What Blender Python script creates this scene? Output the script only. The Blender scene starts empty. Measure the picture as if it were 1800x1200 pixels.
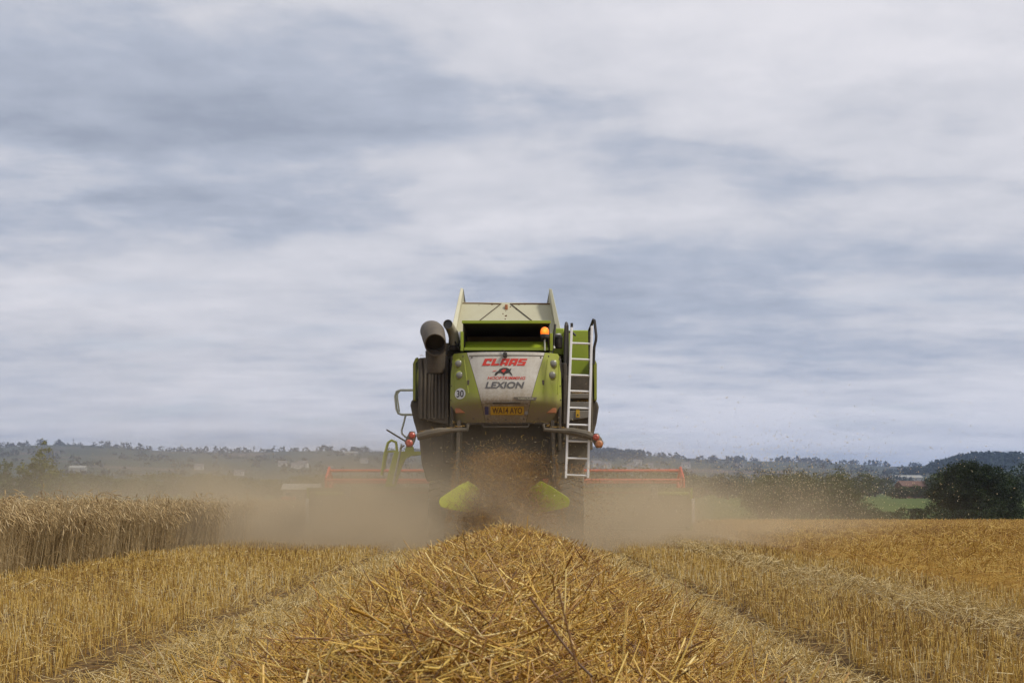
import bpy, math, random
import numpy as np
from mathutils import Vector
R = math.radians
rng = np.random.default_rng(7)
random.seed(7)
scene = bpy.context.scene
col = scene.collection

# ------------------------------------------------------------------ camera
CAM_H, F, HOR = 0.8, 2000.0, 885.0           # metres, focal length and horizon row at 1800 px width
cam_d = bpy.data.cameras.new("camera"); cam = bpy.data.objects.new("camera", cam_d); col.objects.link(cam)
cam.location = (0, 0, CAM_H); cam.rotation_euler = (R(90), 0, 0)
cam_d.sensor_width = 36; cam_d.lens = 40; cam_d.shift_y = 285 / 1800
cam_d.clip_start = 0.05; cam_d.clip_end = 30000
cam_d.dof.use_dof = True; cam_d.dof.focus_distance = 17; cam_d.dof.aperture_fstop = 13
scene.camera = cam

# ------------------------------------------------------------------ render / exposure
scene.view_settings.view_transform = 'Standard'; scene.view_settings.look = 'None'
scene.view_settings.exposure = 0.3; scene.view_settings.gamma = 1.0
scene.render.engine = 'CYCLES'
cy = scene.cycles
cy.max_bounces = 6; cy.diffuse_bounces = 3; cy.glossy_bounces = 2; cy.transmission_bounces = 3
cy.transparent_max_bounces = 6; cy.volume_bounces = 2
cy.volume_step_rate = 1.0; cy.volume_max_steps = 96
cy.use_denoising = True; cy.sample_clamp_indirect = 4

# ------------------------------------------------------------------ node helpers
class NT:
    def __init__(s, tree):
        s.t = tree; s.n = tree.nodes; s.l = tree.links
    def new(s, typ, **kw):
        n = s.n.new(typ)
        for k, v in kw.items(): setattr(n, k, v)
        return n
    def put(s, sock, v):
        if isinstance(v, bpy.types.NodeSocket): s.l.new(v, sock)
        elif v is not None: sock.default_value = v
    def m(s, op, a, b=None, c=None, clamp=False):
        n = s.new('ShaderNodeMath', operation=op); n.use_clamp = clamp
        s.put(n.inputs[0], a)
        if b is not None: s.put(n.inputs[1], b)
        if c is not None: s.put(n.inputs[2], c)
        return n.outputs[0]
    def v(s, op, a, b=None, scale=None):
        n = s.new('ShaderNodeVectorMath', operation=op); s.put(n.inputs[0], a)
        if b is not None: s.put(n.inputs[1], b)
        if scale is not None: s.put(n.inputs['Scale'], scale)
        return n.outputs['Value'] if op in ('DOT_PRODUCT', 'LENGTH', 'DISTANCE') else n.outputs[0]
    def mix(s, f, a, b, blend='MIX'):
        n = s.new('ShaderNodeMix', data_type='RGBA', blend_type=blend)
        s.put(n.inputs[0], f); s.put(n.inputs[6], a4(a)); s.put(n.inputs[7], a4(b))
        return n.outputs[2]
    def noise(s, vec, scale, detail=4, rough=0.55, dist=0.0):
        n = s.new('ShaderNodeTexNoise'); s.put(n.inputs['Vector'], vec)
        n.inputs['Scale'].default_value = scale; n.inputs['Detail'].default_value = detail
        n.inputs['Roughness'].default_value = rough; n.inputs['Distortion'].default_value = dist
        return n.outputs['Fac']
    def ramp(s, f, stops, interp='LINEAR'):
        n = s.new('ShaderNodeValToRGB'); s.put(n.inputs[0], f); r = n.color_ramp; r.interpolation = interp
        while len(r.elements) < len(stops): r.elements.new(0.5)
        for e, (p, c) in zip(r.elements, stops):
            e.position = p; e.color = a4(c) if not isinstance(c, (int, float)) else (c, c, c, 1)
        return n.outputs[0]
    def rng(s, x, a, b, lo=0.0, hi=1.0, smooth=False):
        n = s.new('ShaderNodeMapRange'); n.interpolation_type = 'SMOOTHSTEP' if smooth else 'LINEAR'
        s.put(n.inputs[0], x); n.inputs[1].default_value = a; n.inputs[2].default_value = b
        n.inputs[3].default_value = lo; n.inputs[4].default_value = hi
        return n.outputs[0]
    def sep(s, vec):
        n = s.new('ShaderNodeSeparateXYZ'); s.put(n.inputs[0], vec); return n.outputs
    def comb(s, x, y, z):
        n = s.new('ShaderNodeCombineXYZ')
        for i, q in enumerate((x, y, z)): s.put(n.inputs[i], q)
        return n.outputs[0]
def a4(c):
    if isinstance(c, bpy.types.NodeSocket) or c is None: return c
    return tuple(c) + (1.0,) if len(c) == 3 else tuple(c)

# ------------------------------------------------------------------ sky (overcast, broken layered cloud) and sun
SUN_EL, SUN_AZ = 50.0, 112.0     # azimuth measured clockwise from the view direction (behind, to one side)
world = bpy.data.worlds.new("World"); scene.world = world; world.use_nodes = True
w = NT(world.node_tree); w.n.clear()
d = w.new('ShaderNodeTexCoord').outputs['Generated']
dx, dy, dz = w.sep(d)
sky = w.new('ShaderNodeTexSky', sky_type='NISHITA'); sky.sun_disc = False
sky.sun_elevation = R(SUN_EL); sky.sun_rotation = R(SUN_AZ)
den = w.m('ADD', w.m('MAXIMUM', dz, 0.0), 0.12)
cx, cyy = w.m('DIVIDE', dx, den), w.m('DIVIDE', dy, den)
cp = w.comb(cx, cyy, 0.0)
big = w.noise(w.v('ADD', w.v('MULTIPLY', cp, (0.62, 0.95, 1)), (3.1, 1.7, 0)), 0.7, 5, 0.5, 0.15)
mid = w.noise(w.v('ADD', w.v('MULTIPLY', cp, (0.75, 1.15, 1)), (7.7, 4.2, 0)), 1.7, 8, 0.58, 0.15)
fine = w.noise(w.v('MULTIPLY', cp, (1.0, 1.05, 1)), 5.5, 8, 0.62, 0.25)
edge = w.rng(w.noise(w.v('ADD', w.v('MULTIPLY', cp, (0.55, 1.1, 1)), (2.3, 8.1, 0)), 1.25, 8, 0.56, 0.1), 0.465, 0.575, -0.5, 0.5, True)
az = w.m('DIVIDE', dx, w.m('MAXIMUM', dy, 0.05))
el = w.m('DIVIDE', dz, w.m('MAXIMUM', dy, 0.05))
def skyblob(a0, e0, ra, re):
    u = w.m('DIVIDE', w.m('SUBTRACT', az, a0), ra); v_ = w.m('DIVIDE', w.m('SUBTRACT', el, e0), re)
    return w.m('MULTIPLY', w.m('EXPONENT', w.m('MULTIPLY', w.m('ADD', w.m('MULTIPLY', u, u), w.m('MULTIPLY', v_, v_)), -1.0)), w.m('GREATER_THAN', dy, 0.0))
t = w.m('ADD', w.m('MULTIPLY', w.m('SUBTRACT', big, 0.5), 0.75), w.m('MULTIPLY', w.m('SUBTRACT', mid, 0.5), 1.15))
t = w.m('ADD', t, w.m('ADD', w.m('MULTIPLY', w.m('SUBTRACT', fine, 0.5), 0.48), w.m('MULTIPLY', edge, 0.19)))
t = w.m('ADD', w.m('ADD', w.m('MULTIPLY', t, 1.05), 0.625), w.rng(dz, 0.0, 0.24, 0.13, 0.0, True))
t = w.m('SUBTRACT', t, w.m('MULTIPLY', skyblob(-0.36, 0.31, 0.27, 0.12), 0.32))
t = w.m('ADD', t, w.m('MULTIPLY', skyblob(0.36, 0.38, 0.25, 0.20), 0.10))
t = w.m('ADD', t, w.m('MULTIPLY', skyblob(-0.03, 0.275, 0.10, 0.04), 0.22))
t = w.m('SUBTRACT', t, w.m('MULTIPLY', skyblob(0.36, 0.215, 0.17, 0.018), 0.20))
cloud = w.ramp(t, [(0.10, (0.28, 0.31, 0.38)), (0.38, (0.385, 0.415, 0.49)), (0.6, (0.53, 0.535, 0.58)), (0.92, (0.655, 0.645, 0.68))])
cloud10 = w.mix(1.0, cloud, (10, 10, 10), 'MULTIPLY')
gap = w.m('MULTIPLY', w.rng(w.noise(w.v('ADD', w.v('MULTIPLY', cp, (0.8, 2.0, 1)), (1.3, 9.2, 0)), 1.3, 5, 0.55), 0.52, 0.72, 0, 1, True), w.rng(dz, 0.0, 0.25, 0.26, 0.06))
skyc = w.mix(gap, cloud10, sky.outputs[0])
bg = w.new('ShaderNodeBackground'); w.l.new(skyc, bg.inputs[0]); bg.inputs[1].default_value = 0.1
w.l.new(bg.outputs[0], w.new('ShaderNodeOutputWorld').inputs[0])

sun_d = bpy.data.lights.new("sun", 'SUN'); sun = bpy.data.objects.new("sun", sun_d); col.objects.link(sun)
sun_d.energy = 2.6; sun_d.angle = R(9); sun_d.color = (1.0, 0.95, 0.86)
sa = R(SUN_AZ)
sdir = Vector((math.sin(sa) * math.cos(R(SUN_EL)), math.cos(sa) * math.cos(R(SUN_EL)), math.sin(R(SUN_EL))))
sun.rotation_euler = sdir.to_track_quat('Z', 'Y').to_euler()

# ------------------------------------------------------------------ materials
def base_mat(name, rough=0.6, metallic=0.0, spec=None):
    m = bpy.data.materials.new(name); m.use_nodes = True
    n = NT(m.node_tree); b = m.node_tree.nodes['Principled BSDF']
    b.inputs['Roughness'].default_value = rough; b.inputs['Metallic'].default_value = metallic
    if spec is not None: b.inputs['Specular IOR Level'].default_value = spec
    return m, n, b
DUST_AND_SHADE = (0.27, 0.205, 0.125)
def paint(name, color, rough=0.45, dust=0.35, metallic=0.0, scale=3.0, zlo=None, zhi=None):
    """Painted or plain metal with field dust lying on it in blotches, browner below where ZLO/ZHI say so, from dust and painted shade."""
    m, n, b = base_mat(name, rough, metallic)
    p = n.new('ShaderNodeNewGeometry').outputs['Position']
    nz = n.noise(p, scale, 6, 0.6, 0.3); fn = n.noise(p, scale * 9, 4, 0.6)
    f = n.m('ADD', n.m('MULTIPLY', nz, 0.75), n.m('MULTIPLY', fn, 0.35))
    st_ = n.noise(n.v('MULTIPLY', p, (7, 7, 0.55)), 2.2, 4, 0.6, 0.2)
    f = n.m('ADD', n.m('MULTIPLY', f, .8), n.m('MULTIPLY', st_, .25))
    f = n.rng(f, 0.42, 0.76, 0.0, 1.0)
    f = n.m('MULTIPLY', f, dust)
    f = n.m('ADD', f, dust * 0.3)
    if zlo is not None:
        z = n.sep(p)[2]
        f = n.m('ADD', f, n.m('MULTIPLY', n.rng(n.m('ADD', z, n.m('MULTIPLY', nz, 0.25)), zlo + .12, zhi + .12, 0.72, 0.0, True), n.rng(fn, .3, .6, .75, 1)), clamp=True)  # brown low band of the hood: dust, with some of its shade coloured in
    c = n.mix(f, color, DUST_AND_SHADE)
    n.l.new(c, b.inputs['Base Color'])
    n.l.new(n.rng(f, 0, 1, rough, 0.9), b.inputs['Roughness'])
    return m
M = {}
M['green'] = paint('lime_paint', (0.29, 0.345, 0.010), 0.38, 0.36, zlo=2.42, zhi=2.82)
M['wing'] = paint('bright_lime_paint', (0.47, 0.55, 0.010), 0.4, 0.1)
M['header_green'] = paint('dull_green_paint', (0.17, 0.19, 0.03), 0.6, 0.55)
M['green_clean'] = paint('lime_paint_upper', (0.29, 0.38, 0.010), 0.36, 0.14)
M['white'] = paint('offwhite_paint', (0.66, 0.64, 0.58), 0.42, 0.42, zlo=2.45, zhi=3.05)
M['cream'] = paint('cream_paint', (0.50, 0.48, 0.33), 0.5, 0.2)
M['dark'] = paint('dark_plastic', (0.024, 0.021, 0.018), 0.6, 0.32)
M['darker'] = paint('dark_metal', (0.016, 0.014, 0.012), 0.7, 0.22)
M['grey'] = paint('grey_plastic', (0.055, 0.05, 0.045), 0.65, 0.36)
M['midgrey'] = paint('grey_steel', (0.20, 0.19, 0.17), 0.5, 0.35)
M['olive'] = paint('dusty_pipe', (0.36, 0.34, 0.25), 0.5, 0.35)
M['bracket'] = paint('dusty_arm', (0.05, 0.045, 0.034), 0.7, 0.36)
M['alu'] = paint('aluminium', (0.82, 0.81, 0.79), 0.35, 0.1)
M['rail'] = paint('cream_rail', (0.55, 0.56, 0.46), 0.45, 0.1)
M['black'] = paint('black_rubber', (0.018, 0.018, 0.018), 0.6, 0.12)
M['red'] = paint('red_reel', (0.62, 0.055, 0.028), 0.45, 0.12)
M['redlens'] = paint('red_lens', (0.42, 0.035, 0.018), 0.25, 0.25)
M['orangelens'] = paint('orange_lens', (0.50, 0.13, 0.02), 0.25, 0.5)
M['clear'] = paint('lamp_lens', (0.22, 0.22, 0.19), 0.15, 0.15)
M['yellow'] = paint('yellow_plate', (0.62, 0.36, 0.01), 0.4, 0.18)
M['label_yellow'] = paint('warning_yellow', (0.70, 0.40, 0.01), 0.4, 0.1)
M['blue'] = paint('blue_band', (0.03, 0.035, 0.16), 0.4, 0.2)
M['ink'] = paint('black_ink', (0.015, 0.015, 0.016), 0.5, 0.12)
M['greyink'] = paint('grey_ink', (0.10, 0.10, 0.105), 0.5, 0.14)
M['plate_ink'] = paint('plate_ink', (0.09, 0.035, 0.01), 0.5, 0.15)
M['redink'] = paint('red_ink', (0.62, 0.03, 0.016), 0.45, 0.08)
M['roundel'] = paint('white_disc', (0.74, 0.73, 0.70), 0.45, 0.1)
M['rust'] = paint('rust', (0.16, 0.075, 0.03), 0.9, 0.2)
M['wood'] = paint('wood', (0.18, 0.12, 0.07), 0.9, 0.1)
M['tyre'] = paint('tyre_rubber', (0.02, 0.019, 0.018), 0.85, 0.4)
def glow_mat():
    m, n, b = base_mat('lit_amber', 0.15)
    b.inputs['Base Color'].default_value = (0.8, 0.16, 0.01, 1)
    lw = n.new('ShaderNodeTexCoord').outputs['Object']
    r_ = n.v('LENGTH', n.v('MULTIPLY', lw, (1, 0.3, 1)))
    n.l.new(n.ramp(n.rng(r_, 0.0, 0.075), [(0.0, (1.0, 0.62, 0.10)), (0.55, (1.0, 0.27, 0.012)), (1.0, (0.75, 0.10, 0.0))]), b.inputs['Emission Color'])
    b.inputs['Emission Strength'].default_value = 1.0
    return m
M['amber'] = glow_mat()
def glass_mat():
    m, n, b = base_mat('cab_glass', 0.05)
    b.inputs['Base Color'].default_value = (0.03, 0.035, 0.035, 1)
    return m
M['glass'] = glass_mat()

def attr_mat(name, stops, rough=0.6, spec=0.4, trans=0.0, var=0.0):
    """Colour of each straw, ear or leaf from its own 'tint' value."""
    m, n, b = base_mat(name, rough, 0, spec)
    a = n.new('ShaderNodeAttribute', attribute_name='tint').outputs['Fac']
    if var:
        p = n.new('ShaderNodeNewGeometry').outputs['Position']
        a = n.m('ADD', a, n.m('MULTIPLY', n.m('SUBTRACT', n.noise(p, 0.8, 3), 0.5), var), clamp=True)
    c = n.ramp(a, stops)
    n.l.new(c, b.inputs['Base Color'])
    if trans:
        tr = n.new('ShaderNodeBsdfTranslucent'); n.l.new(c, tr.inputs[0])
        mx = n.new('ShaderNodeMixShader'); mx.inputs[0].default_value = trans
        n.l.new(b.outputs[0], mx.inputs[1]); n.l.new(tr.outputs[0], mx.inputs[2])
        n.l.new(mx.outputs[0], m.node_tree.nodes['Material Output'].inputs[0])
    return m
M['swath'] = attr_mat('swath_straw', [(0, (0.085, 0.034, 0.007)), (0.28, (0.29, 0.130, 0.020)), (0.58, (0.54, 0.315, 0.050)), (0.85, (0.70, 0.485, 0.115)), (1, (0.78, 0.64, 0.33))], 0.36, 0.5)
M['stubble'] = attr_mat('stubble_straw', [(0, (0.17, 0.085, 0.018)), (0.3, (0.39, 0.225, 0.05)), (0.6, (0.58, 0.385, 0.085)), (0.85, (0.68, 0.49, 0.19)), (1, (0.72, 0.60, 0.34))], 0.5, 0.4, 0, 0.25)
M['orange'] = attr_mat('orange_straw', [(0, (0.19, 0.085, 0.012)), (0.5, (0.44, 0.26, 0.045)), (1, (0.64, 0.46, 0.13))], 0.55, 0.35, 0, 0.7)
M['litter'] = attr_mat('pale_litter', [(0, (0.22, 0.12, 0.028)), (0.5, (0.50, 0.345, 0.105)), (1, (0.64, 0.52, 0.29))], 0.5, 0.4)
M['wheat'] = attr_mat('ripe_wheat', [(0, (0.19, 0.118, 0.052)), (0.35, (0.36, 0.245, 0.108)), (0.7, (0.49, 0.36, 0.18)), (1, (0.62, 0.51, 0.33))], 0.6, 0.3)
M['chaff'] = attr_mat('flying_chaff', [(0, (0.40, 0.29, 0.14)), (1, (0.78, 0.66, 0.44))], 0.6, 0.3)
M['leaf_dark'] = attr_mat('dark_leaf', [(0, (0.008, 0.014, 0.004)), (0.5, (0.018, 0.033, 0.007)), (0.8, (0.036, 0.055, 0.010)), (1, (0.085, 0.105, 0.016))], 0.65, 0.25, 0.15)
M['leaf_mid'] = attr_mat('green_leaf', [(0, (0.025, 0.036, 0.010)), (0.5, (0.05, 0.072, 0.016)), (1, (0.10, 0.125, 0.025))], 0.6, 0.3, 0.2)
M['leaf_yellow'] = attr_mat('yellow_leaf', [(0, (0.06, 0.07, 0.01)), (0.5, (0.11, 0.12, 0.015)), (1, (0.17, 0.17, 0.03))], 0.6, 0.3, 0.2)
M['leaf_far'] = attr_mat('far_leaf', [(0, (0.008, 0.014, 0.012)), (0.5, (0.016, 0.026, 0.018)), (1, (0.035, 0.05, 0.025))], 0.8, 0.1)
def flat_mat(name, c, rough=0.8):
    m, n, b = base_mat(name, rough)
    p = n.new('ShaderNodeTexCoord').outputs['Object']
    n.l.new(n.mix(n.noise(p, 0.9, 5), tuple(x * 0.8 for x in c), tuple(min(1, x * 1.2) for x in c)), b.inputs['Base Color'])
    return m
M['render'] = flat_mat('white_render', (0.42, 0.41, 0.39))
M['slate'] = flat_mat('slate_roof', (0.13, 0.12, 0.12))
M['brick'] = flat_mat('red_brick', (0.15, 0.065, 0.045))
M['redtile'] = flat_mat('red_tile', (0.11, 0.055, 0.042))
M['sheet'] = flat_mat('pale_sheeting', (0.25, 0.245, 0.22))
M['barnwall'] = flat_mat('barn_boarding', (0.30, 0.27, 0.22))
M['bark'] = flat_mat('bark', (0.06, 0.045, 0.03), 0.95)
M['redvan'] = flat_mat('red_body', (0.55, 0.06, 0.04), 0.4)
M['window'] = flat_mat('dark_window', (0.03, 0.03, 0.035), 0.2)

# ------------------------------------------------------------------ object helpers
def tag(o, label=None, cat=None, group=None, kind=None):
    if label: o['label'] = label
    if cat: o['category'] = cat
    if group: o['group'] = group
    if kind: o['kind'] = kind
    return o
def empty(name, loc, rz=0.0):
    o = bpy.data.objects.new(name, None); o.location = loc; o.rotation_euler = (0, 0, rz); o.empty_display_size = 0.3
    col.objects.link(o); return o
def link(name, me, mat, parent=None, loc=None):
    if mat is not None:
        for mm in (mat if isinstance(mat, (list, tuple)) else [mat]): me.materials.append(mm)
    o = bpy.data.objects.new(name, me); col.objects.link(o)
    if parent is not None: o.parent = parent
    if loc is not None: o.location = loc
    return o
def np_mesh(name, co, faces, tint=None, smooth=False):
    """co (n,3), faces (m,k) of equal size -> mesh, with an optional value per vertex."""
    me = bpy.data.meshes.new(name); co = np.ascontiguousarray(co, dtype=np.float32); faces = np.ascontiguousarray(faces, dtype=np.int32)
    me.vertices.add(len(co)); me.vertices.foreach_set('co', co.ravel())
    me.loops.add(faces.size); me.loops.foreach_set('vertex_index', faces.ravel())
    me.polygons.add(len(faces)); me.polygons.foreach_set('loop_start', np.arange(0, faces.size, faces.shape[1], dtype=np.int32))
    if smooth: me.polygons.foreach_set('use_smooth', np.ones(len(faces), dtype=bool))
    if tint is not None:
        me.attributes.new('tint', 'FLOAT', 'POINT').data.foreach_set('value', np.ascontiguousarray(tint, dtype=np.float32))
    me.update(calc_edges=True)
    return me
def unit(v): return v / np.maximum(np.linalg.norm(v, axis=-1, keepdims=True), 1e-9)
def stalks(p, dr, L, wd, bend, tint, nseg=2, nside=3, prof=None):
    """Thin bent tubes: (vertices, quads, tint)."""
    n = len(p); L = np.broadcast_to(L, n)[:, None]; wd = np.broadcast_to(wd, n)[:, None]
    a = unit(np.cross(dr, rng.normal(size=(n, 3)))); b = np.cross(dr, a)
    rings = []
    for k in range(nseg + 1):
        t_ = k / nseg
        c = p + dr * L * t_ + bend * t_ * t_
        ws = wd * 0.5 * (prof[k] if prof is not None else 1.0)
        for j in range(nside):
            th = 2 * math.pi * j / nside
            rings.append(c + ws * (math.cos(th) * a + math.sin(th) * b))
    V = np.stack(rings, 1).reshape(-1, 3)
    per = (nseg + 1) * nside
    q = []
    for k in range(nseg):
        for j in range(nside):
            j2 = (j + 1) % nside
            q.append((k * nside + j, k * nside + j2, (k + 1) * nside + j2, (k + 1) * nside + j))
    Fq = (np.arange(n)[:, None, None] * per + np.array(q)[None]).reshape(-1, 4)
    return V, Fq, np.repeat(tint, per)
def join(parts):
    V, Fs, T, o = [], [], [], 0
    for v_, f_, t_ in parts:
        V.append(v_); Fs.append(f_ + o); T.append(t_); o += len(v_)
    return np.concatenate(V), np.concatenate(Fs), np.concatenate(T)

class MB:
    """Collects solids and links them as one mesh object."""
    def __init__(s): s.v = []; s.f = []
    def add(s, vs, fs):
        o = len(s.v); s.v += [tuple(x) for x in vs]; s.f += [tuple(i + o for i in f) for f in fs]; return s
    def box(s, x0, x1, y0, y1, z0, z1):
        vs = [(x, y, z) for x in (x0, x1) for y in (y0, y1) for z in (z0, z1)]
        return s.add(vs, [(0, 1, 3, 2), (4, 6, 7, 5), (0, 4, 5, 1), (2, 3, 7, 6), (0, 2, 6, 4), (1, 5, 7, 3)])
    def prism(s, poly, y0, y1):
        """poly: list of (x, z), or of (x, y, z) with y0 / y1 as offsets; extruded along y."""
        if len(poly[0]) == 2: poly = [(p[0], 0, p[1]) for p in poly]
        n = len(poly)
        vs = [(p[0], p[1] + y0, p[2]) for p in poly] + [(p[0], p[1] + y1, p[2]) for p in poly]
        return s.add(vs, [tuple(range(n)), tuple(range(2 * n - 1, n - 1, -1))] + [(i, i + n, (i + 1) % n + n, (i + 1) % n) for i in range(n)])
    def tube(s, pts, r, n=10, cap=True):
        pts = [Vector(p) for p in pts]; rs = r if isinstance(r, (list, tuple)) else [r] * len(pts)
        vs, fs = [], []; ref = None
        for i, p in enumerate(pts):
            tg = (pts[min(i + 1, len(pts) - 1)] - pts[max(i - 1, 0)]).normalized()
            if ref is None: ref = tg.orthogonal().normalized()
            ref = (ref - tg * ref.dot(tg)).normalized(); bt = tg.cross(ref)
            for j in range(n):
                th = 2 * math.pi * j / n; vs.append(p + (ref * math.cos(th) + bt * math.sin(th)) * rs[i])
        for i in range(len(pts) - 1):
            for j in range(n):
                j2 = (j + 1) % n; fs.append((i * n + j, i * n + j2, (i + 1) * n + j2, (i + 1) * n + j))
        if cap: fs += [tuple(range(n - 1, -1, -1)), tuple(range((len(pts) - 1) * n, len(pts) * n))]
        return s.add(vs, fs)
    def lathe(s, prof, c, axis='y', n=20):
        """prof: (radius, offset along axis)."""
        vs, fs = [], []
        for (r, h) in prof:
            for j in range(n):
                a_ = 2 * math.pi * j / n; u, v_ = r * math.cos(a_), r * math.sin(a_)
                vs.append({'y': (c[0] + u, c[1] + h, c[2] + v_), 'x': (c[0] + h, c[1] + u, c[2] + v_), 'z': (c[0] + u, c[1] + v_, c[2] + h)}[axis])
        for i in range(len(prof) - 1):
            for j in range(n):
                j2 = (j + 1) % n; fs.append((i * n + j, i * n + j2, (i + 1) * n + j2, (i + 1) * n + j))
        fs += [tuple(range(n)), tuple(range((len(prof) - 1) * n, len(prof) * n))]
        return s.add(vs, fs)
    def build(s, name, mat, parent=None, loc=None, bevel=0.0, smooth=True):
        me = bpy.data.meshes.new(name); me.from_pydata(s.v, [], s.f)
        import bmesh
        bm = bmesh.new(); bm.from_mesh(me); bmesh.ops.recalc_face_normals(bm, faces=bm.faces); bm.to_mesh(me); bm.free()
        if smooth:
            me.polygons.foreach_set('use_smooth', [True] * len(me.polygons)); me.set_sharp_from_angle(angle=R(35))
        me.update()
        o = link(name, me, mat, parent, loc)
        if bevel:
            b = o.modifiers.new('soft_edges', 'BEVEL'); b.width = bevel; b.segments = 2; b.limit_method = 'ANGLE'; b.angle_limit = R(40)
        return o
def copy_thing(o, loc, rz=0.0, scale=None, label=None):
    c = o.copy(); col.objects.link(c); c.location = loc; c.rotation_euler = (0, 0, rz)
    if scale is not None: c.scale = scale if isinstance(scale, (tuple, list)) else (scale,) * 3
    if label: c['label'] = label
    for ch in list(o.children):
        d_ = ch.copy(); col.objects.link(d_); d_.parent = c
        for g in list(ch.children):
            e_ = g.copy(); col.objects.link(e_); e_.parent = d_
    return c
def at(px, py, Y):      # a point of the place seen at a given row and column, Y metres ahead
    return ((px - 900) * Y / F, Y, CAM_H + (HOR - py) * Y / F)

# ------------------------------------------------------------------ terrain
SKY_PX = np.array([-900, -300, 0, 60, 130, 200, 280, 400, 480, 560, 640, 720, 900, 1055, 1100, 1200, 1300, 1400, 1500, 1560, 1620, 1700, 1800, 2100, 2700.])
SKY_PY = np.array([800, 796, 794, 790, 788, 790, 796, 797, 795, 793, 794, 794, 794, 793, 797, 806, 811, 813, 818, 823, 822, 822, 820, 812, 810.])
HY = np.array([-50, 47, 56, 66, 84, 130, 200, 300, 450, 650, 900.]); HZ = np.array([0, 0, -0.25, -0.5, -0.55, 0.1, 1.1, 2.1, 3.8, 6.5, 10.0])
def height(x, y):
    x = np.asarray(x, float); y = np.asarray(y, float)
    dist = np.hypot(x, y)
    z = np.interp(y, HY, HZ)
    az_ = np.clip(x / np.maximum(y, 1.0), -0.9, 0.9)
    zs = CAM_H + (HOR - np.interp(az_ * F + 900, SKY_PX, SKY_PY)) / F * 2800
    t_ = np.clip((dist - 900) / 1900, 0, 1.0)
    hill = (zs - 10) * (t_ ** 1.1)
    hill = np.where(dist > 2800, (zs - 10) - (dist - 2800) * 0.03, hill)
    hill = hill * (1 + 0.0 * x) + 4.0 * t_ * np.sin(x * 0.011 + 1.3) * np.sin(y * 0.0047) * (dist < 2600)
    ridge = 19 * np.exp(-((az_ - 0.425) / 0.052) ** 4) * np.exp(-((dist - 1750) / 260) ** 2)
    z = z + np.where(dist > 900, hill, 0) + ridge
    # last year's neighbouring pass: a low swell in the field beyond the fresh cut
    z = z + 0.22 * np.clip((x - 5.0) / 3.0, 0, 1) * np.exp(-((x - 9) / 7.0) ** 2) * np.clip((40 - y) / 18, 0, 1) * (y > -20)
    z = z - 0.10 * np.exp(-((x - 4.75) / 0.35) ** 2) * (np.abs(y - 20) < 26)
    z = z - 0.05 * np.exp(-((x + 1.95) / 0.16) ** 2) * (y < 30) - 0.06 * np.exp(-((x - 1.62) / 0.18) ** 2) * (y < 30)
    z = z + np.where((dist < 50), 0.015 * np.sin(x * 3.1 + y * .7) * np.sin(y * 1.7), 0)
    return z
rr = np.concatenate([np.linspace(0.4, 30, 150), np.geomspace(30.3, 900, 120), np.geomspace(915, 7000, 110)])
aa = np.concatenate([np.linspace(-180, -62, 20), np.linspace(-60, 60, 420), np.linspace(62, 178, 20)])
RR, AA = np.meshgrid(rr, np.radians(aa), indexing='ij')
gx, gy = RR * np.sin(AA), RR * np.cos(AA)
gz = height(gx, gy)
nr, na = RR.shape
ii, jj = np.meshgrid(np.arange(nr - 1), np.arange(na), indexing='ij'); j2 = (jj + 1) % na
gf = np.stack([ii * na + jj, ii * na + j2, (ii + 1) * na + j2, (ii + 1) * na + jj], -1).reshape(-1, 4)
gco = np.stack([gx, gy, gz], -1).reshape(-1, 3)
# close the hole underfoot
gco = np.vstack([gco, [[0, 0, 0.0]]]); hub = len(gco) - 1
gme = np_mesh('ground', gco, gf, smooth=True)
m, n, b = base_mat('ground_cover', 0.9, 0, 0.15)
P = n.new('ShaderNodeNewGeometry').outputs['Position']; px_, py_, pz_ = n.sep(P)
n1 = n.noise(P, 1.2, 6, 0.6); n2 = n.noise(P, 14, 5, 0.65); n3 = n.noise(n.v('MULTIPLY', P, (1, .12, 1)), 9, 4, .6)
soil = n.ramp(n.m('ADD', n.m('MULTIPLY', n2, .7), n.m('MULTIPLY', n3, .4)), [(0.3, (0.030, 0.018, 0.008)), (0.5, (0.085, 0.05, 0.02)), (0.72, (0.22, 0.135, 0.05))])
orange = n.ramp(n.m('ADD', n.m('MULTIPLY', n2, .6), n.m('MULTIPLY', n1, .45)), [(0.3, (0.16, 0.078, 0.014)), (0.52, (0.33, 0.185, 0.033)), (0.75, (0.48, 0.31, 0.08))])
field = n.mix(n.rng(px_, 4.1, 4.6), soil, orange)
grass = n.ramp(n.m('ADD', n.m('MULTIPLY', n.noise(P, 0.05, 4), .6), n.m('MULTIPLY', n.noise(P, 1.5, 4), .4)), [(0.3, (0.035, 0.055, 0.010)), (0.55, (0.065, 0.095, 0.014)), (0.75, (0.11, 0.125, 0.024))])
vor = n.new('ShaderNodeTexVoronoi', feature='F1'); n.put(vor.inputs['Vector'], n.v('MULTIPLY', n.v('ADD', P, n.v('SCALE', n.comb(n.noise(P, .004, 2), n.noise(P, .005, 2), 0), None, 220)), (1, 1, 0))); vor.inputs['Scale'].default_value = 0.0062
cellc = n.sep(vor.outputs['Color'])
patch = n.ramp(cellc[0], [(0.0, (0.02, 0.030, 0.016)), (0.28, (0.036, 0.048, 0.02)), (0.5, (0.065, 0.054, 0.036)), (0.68, (0.026, 0.036, 0.018)), (0.85, (0.095, 0.072, 0.052)), (1, (0.05, 0.062, 0.03))], 'CONSTANT')
vd = n.new('ShaderNodeTexVoronoi', feature='DISTANCE_TO_EDGE'); n.put(vd.inputs['Vector'], vor.inputs['Vector'].links[0].from_socket); vd.inputs['Scale'].default_value = 0.0062
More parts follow.
